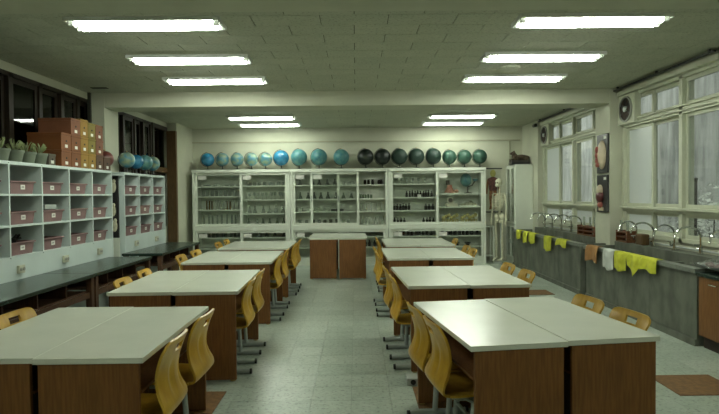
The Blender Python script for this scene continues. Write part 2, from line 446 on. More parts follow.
# outside
struct(MB().box(6.4, 6.7, -4, 26, -0.6, 9.0).build('wall_outside', conc_out), 'weathered grey concrete retaining wall outside')
struct(MB().box(XR + 0.2, 6.4, -4, 26, -0.6, -0.4).build('ground_outside', ground_out))
for i, (x, y, h) in enumerate(((4.9, 9.12, 1.72), (4.9, 8.06, 1.72))):
    t = MB().cyl((0, 0, 0), 0.028, h + 0.4, 10).cyl((0, 0, h + 0.4), 0.036, 0.03, 10).build('metal_post', dark_frame, None, True, (x, y, -0.4))
    tag(t, ('rusty post outside behind the middle window pane', 'rusty post outside seen at the window right edge')[i], 'post', 'rusty posts outside')
def bush(loc, lab):
    t = thing('flowering_bush', lab, 'bush', loc)
    m = MB()
    for k in range(6):
        a = k * 1.05; m.tube([(0, 0, 0), (0.1 * math.cos(a), 0.1 * math.sin(a), 0.7), (0.3 * math.cos(a), 0.35 * math.sin(a), 1.5)], [0.02, 0.015, 0.008], 6)
    m.build('stems', dark_frame, t)
    m = MB(); rnd = random.Random(3)
    for k in range(900):
        a = rnd.uniform(0, 6.28); r = 0.55 * math.sqrt(rnd.random()); z = 0.5 + rnd.random() * (1.7 - 1.5 * r)
        c = Vector((r * math.cos(a), r * math.sin(a), z)); u = Vector((rnd.gauss(0, 1), rnd.gauss(0, 1), rnd.gauss(0, 1))).normalized() * 0.06
        v = u.orthogonal().normalized() * 0.022; i = len(m.v)
        m.v += [tuple(c - u), tuple(c + v), tuple(c + u), tuple(c - v)]; m.f.append((i, i + 1, i + 2, i + 3))
    f = m.build('foliage', mat('pale_leaf', (0.74, 0.77, 0.70, 1), rough=0.7, noise=0.2, scale=9), t); f['kind'] = 'stuff'
bush((5.45, 8.55, -0.35), 'pale flowering bush outside the right window')

# exhaust fans set in the top window row
def fan(loc, lab):
    t = thing('exhaust_fan', lab, 'fan', loc, group='exhaust fans in the right windows')
    m = MB().box(-0.06, 0.03, -0.24, 0.24, -0.21, 0.21)
    m.build('housing', win_frame, t)
    MB().lathe([(0.165, -0.062), (0.185, -0.062), (0.185, -0.085), (0.165, -0.085)], 28, axis='x', cap=False).build('ring', mat('grey_plastic', (0.3, 0.31, 0.27, 1), noise=0.05), t, True)
    MB().lathe([(0.165, -0.062), (0.165, -0.066)], 28, axis='x').build('duct', black_metal, t)
    for k in range(6):
        a = k * math.pi / 3; m = MB(); p = []
        for r, tw in ((0.04, 0.012), (0.10, 0.016), (0.155, 0.010)):
            for s in (-1, 1):
                b = a + s * (0.28 + r * 0.8)
                p.append((-0.076 - s * tw / 2, r * math.cos(b), r * math.sin(b)))
        i = 0
        m.v = p + [(x - 0.002, y, z) for x, y, z in p]
        m.f = [(0, 1, 3, 2), (2, 3, 5, 4), (6, 8, 9, 7), (8, 10, 11, 9), (0, 2, 8, 6), (2, 4, 10, 8), (1, 7, 9, 3), (3, 9, 11, 5), (4, 5, 11, 10), (0, 6, 7, 1)]
        m.build('blade', dark_in, t)
    MB().lathe([(0.045, -0.066), (0.04, -0.092), (0.02, -0.098)], 16, axis='x').build('hub', steel_grey, t, True)
fan((XR - 0.03, 8.08, 2.75), 'round dark exhaust fan in the nearer window, top corner')
fan((XR - 0.03, 11.58, 2.75), 'round dark exhaust fan in the farther window, top corner')
# small security camera
t = thing('security_camera', 'small dark camera on the pillar near the back wall', 'camera', (3.86, 11.88, 2.98))
MB().box(-0.05, 0, -0.03, 0.03, -0.03, 0.05).build('bracket', steel_grey, t)
MB().lathe([(0.035, 0), (0.035, 0.13), (0.028, 0.15)], 14, (-0.07, -0.11, 0), 'y').build('body', black_metal, t, True)

# ------------------------------------------------------------------ left windows (night corridor behind)
def left_window(n, edges, z0, z1, label):
    X = XL - 0.06; m = MB()
    m.box(X - 0.05, X + 0.06, edges[0], edges[-1], z0, z0 + 0.06).box(X - 0.05, X + 0.06, edges[0], edges[-1], z1 - 0.05, z1)
    for e in edges: m.box(X - 0.05, X + 0.06, e - 0.035, e + 0.035, z0, z1)
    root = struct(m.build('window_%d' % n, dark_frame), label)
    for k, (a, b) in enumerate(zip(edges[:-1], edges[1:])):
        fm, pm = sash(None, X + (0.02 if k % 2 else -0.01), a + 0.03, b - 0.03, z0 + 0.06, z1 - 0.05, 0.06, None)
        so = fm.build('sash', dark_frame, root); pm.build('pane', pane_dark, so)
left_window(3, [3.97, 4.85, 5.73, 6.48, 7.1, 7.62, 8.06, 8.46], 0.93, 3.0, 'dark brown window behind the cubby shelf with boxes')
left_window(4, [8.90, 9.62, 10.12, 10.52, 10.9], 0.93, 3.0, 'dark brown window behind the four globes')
d = MB().box(XL - 0.1, XL + 0.02, 10.92, 11.02, 0, 3.0).box(XL - 0.1, XL + 0.02, 11.02, 11.78, 2.92, 3.0)
door = struct(d.build('door_1', dark_frame), 'dark brown door in the far left corner')
MB().box(XL - 0.08, XL - 0.04, 11.04, 11.78, 0.0, 0.95).box(XL - 0.08, XL - 0.04, 11.04, 11.12, 0.95, 2.04).box(XL - 0.08, XL - 0.04, 11.70, 11.78, 0.95, 2.04).box(XL - 0.08, XL - 0.04, 11.12, 11.70, 1.95, 2.04).build('door_leaf', dark_frame, door)
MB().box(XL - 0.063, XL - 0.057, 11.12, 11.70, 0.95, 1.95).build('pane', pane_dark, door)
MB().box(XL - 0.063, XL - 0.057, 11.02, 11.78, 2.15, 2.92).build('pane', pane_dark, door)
MB().box(XL - 0.08, XL + 0.03, 11.0, 11.78, 2.05, 2.15).build('transom_rail', tan_wood, door)
struct(MB().box(XL + 0.02, -3.74, 11.70, 11.797, 0, 2.92).build('trim_2', tan_wood), 'brown wooden jamb beside the dark door')
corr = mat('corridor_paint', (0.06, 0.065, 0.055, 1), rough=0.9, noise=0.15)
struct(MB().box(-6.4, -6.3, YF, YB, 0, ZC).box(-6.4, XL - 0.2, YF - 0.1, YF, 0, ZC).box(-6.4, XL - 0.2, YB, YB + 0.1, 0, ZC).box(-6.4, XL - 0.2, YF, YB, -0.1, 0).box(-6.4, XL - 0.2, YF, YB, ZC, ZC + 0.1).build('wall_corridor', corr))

# ------------------------------------------------------------------ ceiling lights
def fixture(x, y, lab):
    L2 = 0.66
    t = thing('ceiling_light', lab, 'ceiling light', (x, y, ZC), group='twin tube ceiling lights')
    m = MB().box(-L2, L2, -0.15, 0.15, -0.012, 0.0)
    for s in (-1, 1):
        m.box(-L2, L2, s * 0.15 - 0.008, s * 0.15 + 0.008, -0.036, 0.0).box(s * L2 - 0.008, s * L2 + 0.008, -0.15, 0.15, -0.036, 0.0)
    m.box(-L2, L2, -0.012, 0.012, -0.022, -0.012)
    m.build('housing', fixture_white, t)
    for s in (-1, 1):
        MB().cyl((-0.60, s * 0.085, -0.036), 0.019, 1.2, 12, 'x').build('tube', tube_glow, t, True)
        for e in (-1, 1):
            MB().box(e * 0.625 - 0.022, e * 0.625 + 0.022, s * 0.085 - 0.018, s * 0.085 + 0.018, -0.058, -0.012).build('lamp_holder', fixture_white, t)
for k, (y, w_) in enumerate(((5.0, 'nearest in view'), (6.30, 'second nearest in view'), (7.45, 'third, just before the beam,'), (10.98, 'first beyond the beam'), (12.08, 'farthest, by the back wall,'), (1.3, 'behind the near beam'))):
    fixture(-1.83, y, 'twin tube ceiling light over the left tables, ' + w_.rstrip(','))
    fixture(2.10, y, 'twin tube ceiling light over the right tables, ' + w_.rstrip(','))
# small ceiling details
tag(MB().lathe([(0.13, 0), (0.13, -0.02), (0.10, -0.035)], 24, (1.9, 6.9, ZC)).build('ceiling_speaker', ceil_tile, None, True), 'flat round speaker plate on the ceiling between right lights', 'speaker')

# ------------------------------------------------------------------ tables
TL, TW = 1.33, 0.545
def make_table():
    t = thing('table', '', 'table')
    top = MB().box(-TW / 2 + 0.001, TW / 2 - 0.001, -TL / 2, TL / 2, 0.728, 0.757).build('top', white_lam, t); bevel(top, 0.002, 1)
    for s in (-1, 1):
        y = s * (TL / 2 - 0.019)
        bevel(MB().box(-TW / 2 + 0.025, TW / 2 - 0.025, y - 0.014, y + 0.014, 0.010, 0.728).build('end_panel', brown_wood, t), 0.002, 1)
        for e in (-1, 1):
            MB().lathe([(0.020, 0), (0.024, 0.003), (0.024, 0.008), (0.012, 0.010)], 12, (e * (TW / 2 - 0.055), y, 0)).build('foot', brass, t, True)
    MB().box(-TW / 2 + 0.03, TW / 2 - 0.03, -TL / 2 + 0.055, TL / 2 - 0.055, 0.56, 0.575).build('shelf', brown_wood, t)
    MB().box(-0.010, 0.010, -TL / 2 + 0.055, TL / 2 - 0.055, 0.575, 0.728).build('divider', dark_in, t)
    MB().box(-TW / 2 + 0.03, -TW / 2 + 0.05, -TL / 2 + 0.055, TL / 2 - 0.055, 0.20, 0.56).build('modesty_panel', dark_in, t)
    return t
groups = [(-1.61, 3.40, 0.5, 'nearest left', 0.965), (-1.56, 5.335, 2.0, 'second left', 1.02), (-1.58, 7.40, 1.2, 'third left', 1.03), (-1.575, 9.17, 1.0, 'farthest left', 1.02),
          (1.045, 3.585, 8.0, 'nearest right', 0.93), (0.955, 5.50, 3.0, 'second right', 0.98), (0.92, 7.63, 0.8, 'third right', 1.02), (1.00, 9.43, 0.5, 'farthest right', 1.02)]
proto = None
for cx, cy, rot, nm, sl in groups + [(-0.35, 11.01, 0.5, 'teacher', 1.0)]:
    for s in (-1, 1):
        if proto is None: o = proto = make_table()
        else: o = copy_tree(proto)
        a = R(rot)
        jig = (0.012 if s < 0 else -0.008)
        if nm == 'nearest right': jig = -0.006 if s < 0 else 0.010
        lx, ly = s * TW / 2 + (0.0 if nm != 'nearest right' else (-0.003 if s < 0 else 0.003)), jig
        o.location = (cx + lx * math.cos(a) - ly * math.sin(a), cy + lx * math.sin(a) + ly * math.cos(a), 0)
        o.rotation_euler = (0, 0, a + (math.pi if s < 0 else 0))
        o.scale = (1, sl, 1)
        side = 'left' if s < 0 else 'right'
        if nm == 'teacher':
            o['label'] = 'white-topped brown desk standing alone before the cabinets, %s half' % side; o['group'] = 'white-topped brown desks'
        else:
            o['label'] = 'white-topped brown table, %s half of the %s pair' % (side, nm); o['group'] = 'white-topped brown desks'
        o['category'] = 'table'

# ------------------------------------------------------------------ chairs
def spline(pts, n):
    out = []
    k = len(pts)
    for i in range(n):
        t = i * (k - 1) / (n - 1); a = min(int(t), k - 2); f = t - a
        p0, p1, p2, p3 = pts[max(a - 1, 0)], pts[a], pts[a + 1], pts[min(a + 2, k - 1)]
        out.append(tuple(0.5 * ((2 * q1) + (-q0 + q2) * f + (2 * q0 - 5 * q1 + 4 * q2 - q3) * f * f + (-q0 + 3 * q1 - 3 * q2 + q3) * f ** 3) for q0, q1, q2, q3 in zip(p0, p1, p2, p3)))
    return out
def shell(name, rows, M, wrap, parent, hole=False, ribs=False):
    m = MB(); th = 0.007
    grid = []
    for r, (y, z, hw, wr) in enumerate(rows):
        a = rows[max(r - 1, 0)]; b = rows[min(r + 1, len(rows) - 1)]
        ty, tz = b[0] - a[0], b[1] - a[1]; l = math.hypot(ty, tz) or 1
        ny, nz = -tz / l, ty / l                       # normal in profile plane
        line = []
        for c in range(M):
            u = -1 + 2 * c / (M - 1)
            d = wr * u * u
            if ribs and 0.50 < z < 0.70:
                d += 0.017 * (math.exp(-((abs(u) - 0.36) / 0.085) ** 2)) * min(1, (z - 0.50) / 0.05, (0.70 - z) / 0.05)
            line.append((u * hw, y, z, ny, nz, d))
        grid.append(line)
    N = len(grid)
    for s in (1, -1):
        for line in grid:
            for x, y, z, ny, nz, d in line:
                yy = y - ny * d if name == 'backrest' else y
                zz = z + d if name == 'seat' else z
                m.v.append((x, yy + ny * th * s, zz + nz * th * s))
    def hid(r, c): return hole and HR[0] <= r < HR[1] and HC[0] <= c < HC[1]
    HR = HC = (0, 0)
    if hole:
        zs = [q[1] for q in rows]
        HR = (min(range(N), key=lambda i: abs(zs[i] - 0.735)), min(range(N), key=lambda i: abs(zs[i] - 0.772)))
        HC = (M // 2 - 3, M // 2 + 3)
    off = N * M
    for r in range(N - 1):
        for c in range(M - 1):
            if hid(r, c): continue
            q = (r * M + c, r * M + c + 1, (r + 1) * M + c + 1, (r + 1) * M + c)
            m.f.append(q); m.f.append(tuple(off + k for k in q[::-1]))
            for (dr, dc, e0, e1) in ((-1, 0, 0, 1), (1, 0, 2, 3), (0, -1, 3, 0), (0, 1, 1, 2)):
                rr, cc = r + dr, c + dc
                if rr < 0 or cc < 0 or rr >= N - 1 or cc >= M - 1 or hid(rr, cc):
                    m.f.append((q[e0], q[e1], off + q[e1], off + q[e0]))
    return m.build(name, chair_ply, parent, True, angle=50)
def make_chair():
    t = thing('school_chair', '', 'chair')
    back = spline([(-0.150, 0.412, 0.180, 0.0), (-0.195, 0.428, 0.192, 0.010), (-0.218, 0.470, 0.192, 0.030), (-0.205, 0.525, 0.178, 0.045), (-0.188, 0.590, 0.165, 0.045),
                   (-0.188, 0.660, 0.168, 0.040), (-0.203, 0.735, 0.183, 0.030), (-0.216, 0.775, 0.186, 0.022), (-0.224, 0.798, 0.170, 0.018), (-0.227, 0.810, 0.135, 0.012)], 28)
    seat = spline([(-0.150, 0.412, 0.185, 0.0), (-0.08, 0.402, 0.195, 0.012), (0.03, 0.404, 0.198, 0.015), (0.12, 0.412, 0.196, 0.008), (0.18, 0.414, 0.190, 0.0), (0.205, 0.404, 0.180, -0.004), (0.212, 0.385, 0.165, -0.006)], 14)
    shell('backrest', back, 21, 0.03, t, hole=True, ribs=True)
    shell('seat', seat, 13, 0.0, t)
    for s in (-1, 1):
        x = s * 0.15
        f = MB().tube([(x, -0.20, 0.0235), (x, 0.20, 0.0235)], 0.021, 10).build('foot_bar', steel_grey, t, True)
        for e in (-1, 1):
            MB().tube([(x, -0.20 if e < 0 else 0.20, 0.0235), (x, (-0.20 if e < 0 else 0.20) + e * 0.018, 0.0235)], 0.0232, 10).build('end_cap', black_cap, f, True)
        MB().tube([(x, -0.02, 0.022), (x, 0.0, 0.36), (x, -0.05, 0.39), (x, -0.13, 0.398)], [0.019, 0.019, 0.014, 0.012], 10).build('leg', steel_grey, t, True)
    MB().tube([(-0.15, -0.005, 0.25), (0.15, -0.005, 0.25)], 0.011, 8).build('cross_bar', steel_grey, t, True)
    MB().box(-0.16, 0.16, -0.10, 0.10, 0.378, 0.390).build('seat_bracket', steel_grey, t)
    return t
cproto = None
used = False
def chair(x, y, deg, label):
    global cproto
    if cproto is None: o = cproto = make_chair()
    else: o = copy_tree(cproto)
    o.location = (x, y, 0); o.rotation_euler = (0, 0, R(deg)); o['label'] = label; o['group'] = 'yellow moulded school chairs'
# local +y faces the table; backs (local y=-0.21) stand just outside the table edge
def place(side, bx, by, rot, label):
    """side 'R': chair stands right of its table and faces -x ; bx,by = centre of its backrest"""
    deg = (90 if side == 'R' else -90) + rot
    a = R(deg); d = 0.215
    chair(bx - d * math.sin(a), by + d * math.cos(a), deg, label)
A = 'yellow school chair, '
for bx, by, rot, lab in ((-0.955, 3.00, 1, 'aisle side of nearest left table, nearer one'), (-0.955, 3.56, -2, 'aisle side of nearest left table, farther one'),
                         (-0.93, 5.01, 2, 'aisle side of second left table, nearer one'), (-0.945, 5.60, 1, 'aisle side of second left table, farther one'),
                         (-0.945, 7.06, 0, 'aisle side of third left table, nearer one'), (-0.955, 7.82, 2, 'aisle side of third left table, farther one'),
                         (-0.935, 8.82, -1, 'aisle side of farthest left table, nearer one'), (-0.95, 9.46, 2, 'aisle side of farthest left table, farther one')):
    place('R', bx, by, rot, A + lab)
for bx, by, rot, lab in ((-2.25, 3.66, -3, 'wall side of nearest left table'),
                         (-2.15, 5.10, 1, 'wall side of second left table, nearer one'), (-2.18, 5.70, 3, 'wall side of second left table, farther one'),
                         (-2.25, 7.12, 0, 'wall side of third left table, nearer one'), (-2.24, 7.75, -3, 'wall side of third left table, farther one'),
                         (-2.24, 9.00, 0, 'wall side of farthest left table, nearer one'), (-2.24, 9.58, 2, 'wall side of farthest left table, farther one'),
                         (0.43, 3.285, 8, 'aisle side of nearest right table, nearer one'), (0.368, 3.72, 8, 'aisle side of nearest right table, farther one'),
                         (0.315, 5.09, 3, 'aisle side of second right table, nearer one'), (0.285, 5.74, 3, 'aisle side of second right table, farther one'),
                         (0.255, 7.25, 0, 'aisle side of third right table, nearer one'), (0.25, 7.93, 2, 'aisle side of third right table, farther one'),
                         (0.345, 9.05, 0, 'aisle side of farthest right table, nearer one'), (0.345, 9.72, 1, 'aisle side of farthest right table, farther one')):
    place('L', bx, by, rot, A + lab)
for bx, by, rot, lab in ((1.72, 3.465, 8, 'sink side of nearest right table, nearer one'), (1.66, 3.95, 8, 'sink side of nearest right table, farther one'),
                         (1.655, 5.35, 3, 'sink side of second right table, nearer one'), (1.625, 5.90, 3, 'sink side of second right table, farther one'),
                         (1.60, 7.55, 0, 'sink side of third right table, nearer one'), (1.60, 8.02, 2, 'sink side of third right table, farther one'),
                         (1.66, 9.28, 0, 'sink side of farthest right table')):
    place('R', bx, by, rot, A + lab)

# ------------------------------------------------------------------ brown floor mats and floor outlet
for x0, x1, y0, y1, lab in ((-1.55, -1.04, 3.96, 4.41, 'brown floor patch by the nearest left table'), (0.44, 0.95, 4.02, 4.47, 'brown floor patch behind the nearest right table'),
                            (2.45, 2.96, 4.21, 4.68, 'brown floor patch before the wooden sink cabinet'), (2.50, 3.02, 8.49, 8.92, 'brown floor patch near the farther sink')):
    tag(MB().box(x0, x1, y0, y1, 0.0, 0.006).build('floor_patch', mat_brown), lab, 'floor mat', 'brown floor patches')
t = thing('floor_outlet', 'small grey floor outlet box beside nearest right table', 'outlet', (0.45, 4.56, 0))
bevel(MB().box(-0.05, 0.05, -0.06, 0.06, 0, 0.06).build('housing', mat('pale_grey_metal', (0.42, 0.45, 0.41, 1), rough=0.5, noise=0.05), t), 0.006)
MB().lathe([(0.022, 0), (0.022, 0.004)], 12, (0, -0.064, 0.03), 'y').build('socket', black_cap, t)

# ------------------------------------------------------------------ cubby shelves with pink bins
def cubby(name, y0, n, depth, label):
    pitch = 0.57; XF = -3.35; XBk = XF - depth
    t = thing(name, label, 'shelf', (XF, y0, 0), group='white cubby shelves')
    W = pitch * n; th = 0.02; zb = 0.97; dz = 0.307; zt = zb + 3 * dz
    for k in range(n + 1):
        y = k * pitch; MB().box(-depth, 0, y - th / 2, y + th / 2, 0.97 if 0 < k < n else 0, zt).build('upright', cubby_white, t)
    for r in range(4):
        for k in range(n):
            MB().box(-depth + 0.01, -0.002, k * pitch + th / 2, (k + 1) * pitch - th / 2, zb + r * dz - th / 2, zb + r * dz + th / 2).build('shelf_board', cubby_white, t)
    MB().box(-depth, -0.001, -th / 2, W + th / 2, zt + th / 2 - 0.001, zt + th / 2 + 0.012).build('top_board', cubby_white, t)
    MB().box(-depth, -depth + 0.01, th / 2, W - th / 2, 0, zt).build('back_panel', cubby_white, t)
    MB().box(-0.02, -0.004, th / 2, W - th / 2, 0.02, zb - th / 2).build('base_panel', cubby_white, t)
    return t
cubby('cubby_shelf', 4.87, 5, 0.40, 'white cubby shelf with fifteen pink bins, nearer one')
cubby('cubby_shelf', 8.14, 3, 0.36, 'white cubby shelf with nine pink bins, farther one')
def make_bin():
    t = thing('plastic_bin', '', 'bin')
    m = MB(); a = [(-0.30, -0.185), (0, -0.185), (0, 0.185), (-0.30, 0.185)]; b = [(-0.315, -0.205), (0.012, -0.205), (0.012, 0.205), (-0.315, 0.205)]
    ai = [(-0.295, -0.18), (-0.005, -0.18), (-0.005, 0.18), (-0.295, 0.18)]; bi = [(-0.309, -0.199), (0.006, -0.199), (0.006, 0.199), (-0.309, 0.199)]
    m.v = [p + (0,) for p in a] + [p + (0.125,) for p in b] + [p + (0.006,) for p in ai] + [p + (0.125,) for p in bi]
    for k in range(4):
        q = (k + 1) % 4
        m.f += [(k, q, 4 + q, 4 + k), (4 + k, 4 + q, 12 + q, 12 + k), (12 + k, 12 + q, 8 + q, 8 + k)]
    m.f += [(3, 2, 1, 0), (8, 9, 10, 11)]
    m.build('tub', pink, t)
    m = MB()
    for x0, x1, y0, y1 in ((0.008, 0.024, -0.217, 0.217), (-0.327, -0.312, -0.217, 0.217), (-0.312, 0.008, -0.217, -0.203), (-0.312, 0.008, 0.203, 0.217)): m.box(x0, x1, y0, y1, 0.112, 0.130)
    bevel(m.build('rim', pink, t), 0.003, 1)
    MB().box(0.0075, 0.0105, -0.035, 0.04, 0.045, 0.092).build('label', paper, t)
    MB().box(0.0105, 0.0112, -0.018, 0.022, 0.060, 0.078).build('print', mat('print_grey', (0.35, 0.36, 0.34, 1), noise=0.2, scale=40), t)
    return t
bproto = None
rn = ('bottom', 'middle', 'top')
for y0, n, un, dx in ((4.87, 5, 'nearer', -0.05), (8.14, 3, 'farther', -0.03)):
    for c in range(n):
        for r in range(3):
            if bproto is None: o = bproto = make_bin()
            else: o = copy_tree(bproto)
            o.location = (-3.35 + dx, y0 + 0.57 * (c + 0.5) + random.uniform(-0.03, 0.0), 0.97 + 0.307 * r + 0.0105)
            if un == 'farther': o.scale = (0.93, 1, 1)
            o['label'] = 'pink bin in %s row of the %s cubby shelf, column %s from the near end' % (rn[r], un, ('one', 'two', 'three', 'four', 'five')[c]); o['group'] = 'pink plastic bins'
# odds and ends sticking out of bins
tag(bevel(MB().box(-3.62, -3.42, 6.18, 6.42, 1.277 + 0.146, 1.277 + 0.20).build('storage_box', mat('pale_grey_plastic', (0.42, 0.47, 0.44, 1), noise=0.04)), 0.006), 'pale grey flat box lying on a pink bin', 'box')
m = MB(); rnd = random.Random(5)
for k in range(7):
    y = 5.60 + k * 0.035; m.tube([(-3.60 + rnd.random() * 0.08, y, 1.005), (-3.52, y + rnd.uniform(-.02, .02), 1.12), (-3.46, y + rnd.uniform(-.04, .04), 1.135 + rnd.random() * 0.05)], 0.012, 6)
m2 = m.build('cable_bundle', black_cap, None, True); tag(m2, 'black cables heaped in a bottom row pink bin', 'cables')

# sockets on the white base panels
for i, (y, z_, lab) in enumerate(((5.58, 0.845, 'cream wall socket on the near shelf base, nearest'), (6.44, 0.85, 'cream wall socket on the near shelf base, middle'), (7.30, 0.85, 'cream wall socket on the near shelf base, farthest'),
                       (8.52, 0.85, 'cream wall socket on the far shelf base, nearer'), (9.38, 0.85, 'cream wall socket on the far shelf base, farther'))):
    t = thing('wall_socket', lab, 'socket', (-3.354, y, z_), group='cream sockets on the shelf bases')
    bevel(MB().box(0, 0.03, -0.05, 0.05, -0.04, 0.04).build('plate', mat('cream_plastic', (0.52, 0.52, 0.40, 1), rough=0.4, noise=0.03), t), 0.005)
    for e in (-1, 1):
        MB().lathe([(0.017, 0.03), (0.017, 0.036), (0.012, 0.036)], 14, (0, e * 0.024, 0), 'x').build('outlet', MATS['grey_plastic'], t)

# specimen panel in the gap between the two cubby shelves
t = thing('specimen_panel', 'narrow black panel with pale specimens between the cubby shelves', 'display', (-3.565, 8.03, 0))
MB().box(-0.165, 0.165, 0, 0.03, 0.97, 1.855).build('board', black_metal, t)
MB().box(-0.165, 0.165, 0, 0.04, 0.0, 0.97).build('base', cab_white, t)
for k, (x_, z_) in enumerate(((0.10, 1.70), (0.09, 1.36), (0.11, 1.14))):
    m = MB().ell((x_, -0.012, z_), (0.045, 0.012, 0.085), 12, 8).ell((x_ + 0.015, -0.014, z_ + 0.08), (0.025, 0.012, 0.03), 10, 6).ell((x_ - 0.03, -0.014, z_ - 0.05), (0.035, 0.012, 0.025), 10, 6)
    m.build('specimen', mat('bone_cream', (0.50, 0.48, 0.34, 1), rough=0.6, noise=0.15, scale=20), t, True)

# ------------------------------------------------------------------ boxes on the near cubby shelf
ZT = 0.97 + 3 * 0.307 + 0.022
orange = mat('orange_brown_card', (0.165, 0.052, 0.010, 1), rough=0.7, noise=0.10, scale=5)
ybrown = mat('golden_card', (0.25, 0.14, 0.013, 1), rough=0.7, noise=0.10, scale=5)
ygreen = mat('olive_yellow_card', (0.17, 0.13, 0.015, 1), rough=0.7, noise=0.10, scale=5)
salmon = mat('salmon_card', (0.165, 0.058, 0.024, 1), rough=0.7, noise=0.10, scale=5)
dbrown = mat('dark_brown_card', (0.07, 0.03, 0.012, 1), rough=0.7, noise=0.10, scale=5)
def card_box(y, z, wd, h, depth, m, lab, x=-3.365):
    t = thing('storage_box', lab, 'box', (x, y, z), group='storage boxes on the near cubby shelf')
    bevel(MB().box(-depth, 0, -wd / 2, wd / 2, 0, h - 0.03).build('body', m, t), 0.003, 1)
    bevel(MB().box(-depth - 0.004, 0.004, -wd / 2 - 0.002, wd / 2 + 0.002, h - 0.030, h - 0.001).build('lid', m, t), 0.003, 1)
    MB().box(0, 0.002, -0.03, 0.03, 0.025, 0.06).build('label', paper, t)
    MB().lathe([(0.012, 0), (0.012, 0.004)], 10, (0, 0, h * 0.52), 'x').build('finger_hole', black_cap, t)
cols = [6.555, 6.785, 6.995, 7.195, 7.405]
wds = [0.222, 0.222, 0.192, 0.198, 0.205]
rows = [[orange, orange, ybrown, ybrown, dbrown], [orange, orange, ybrown, ygreen, salmon], [None, salmon, ybrown, ygreen, salmon]]
cn = {id(orange): 'orange brown', id(ybrown): 'golden', id(ygreen): 'olive yellow', id(salmon): 'salmon', id(dbrown): 'dark brown'}
on = ('first', 'second', 'third', 'fourth', 'fifth'); rw = ('bottom', 'middle', 'top')
for r in range(3):
    for c in range(5):
        m = rows[r][c]
        if m is None: continue
        h = 0.195 if not (r == 2 and c == 2) else 0.215
        card_box(cols[c], ZT + r * 0.1955, wds[c], h, 0.39, orange if False else m, '%s box, %s tier, %s stack from the plant pots' % (cn[id(m)], rw[r], on[c]))
card_box(7.625, ZT, 0.2, 0.185, 0.36, dbrown, 'single dark brown box at the shelf end beside the stacks')
card_box(6.35, ZT, 0.14, 0.135, 0.36, mat('grey_brown_card', (0.10, 0.085, 0.06, 1), noise=0.1), 'low grey brown box between the plants and the stacks', x=-3.42)

# plants in pale pots
leaf_m = mat('plant_leaf', (0.22, 0.26, 0.11, 1), rough=0.6, noise=0.3, scale=12)
pot_m = mat('grey_green_pot', (0.13, 0.155, 0.11, 1), rough=0.7, noise=0.12, scale=10)
for i, (y, lab) in enumerate(((5.50, 'small leafy plant in grey pot, nearest of the row'), (5.73, 'small leafy plant in grey pot, second of the row'), (5.95, 'small leafy plant in grey pot, third of the row'), (6.17, 'small leafy plant in grey pot, beside the boxes'), (5.2, 'small leafy plant in grey pot at the shelf near end'))):
    t = thing('potted_plant', lab, 'plant', (-3.47, y, ZT), group='potted plants on the near cubby shelf')
    MB().lathe([(0.065, 0), (0.085, 0.10), (0.092, 0.10), (0.092, 0.125), (0.082, 0.125), (0.078, 0.10), (0.0, 0.10)], 18, cap=False).lathe([(0.065, 0), (0.0, 0)], 18, cap=False).build('pot', pot_m, t, True)
    rnd = random.Random(i); m = MB(); st = MB()
    for k in range(11):
        a = rnd.uniform(0, 6.28); l = rnd.uniform(0.03, 0.07); up = rnd.uniform(0.04, 0.13); wv = 0.009
        b0 = Vector((0.02 * math.cos(a), 0.02 * math.sin(a), 0.12)); d = Vector((math.cos(a), math.sin(a), 0)); sd = Vector((-math.sin(a), math.cos(a), 0))
        p1 = b0 + d * l * 0.5 + Vector((0, 0, up)); p2 = b0 + d * l + Vector((0, 0, up * 0.8)); j = len(m.v)
        m.v += [tuple(b0), tuple(p1 + sd * wv), tuple(p2), tuple(p1 - sd * wv)]; m.f += [(j, j + 1, j + 2), (j, j + 2, j + 3)]
    m.build('leaves', leaf_m, t)
    for k in range(3):
        a = k * 2.1 + i; st.tube([(0, 0, 0.11), (0.02 * math.cos(a), 0.02 * math.sin(a), 0.19), (0.05 * math.cos(a), 0.05 * math.sin(a), 0.23)], 0.004, 5)
    st.build('stems', leaf_m, t)

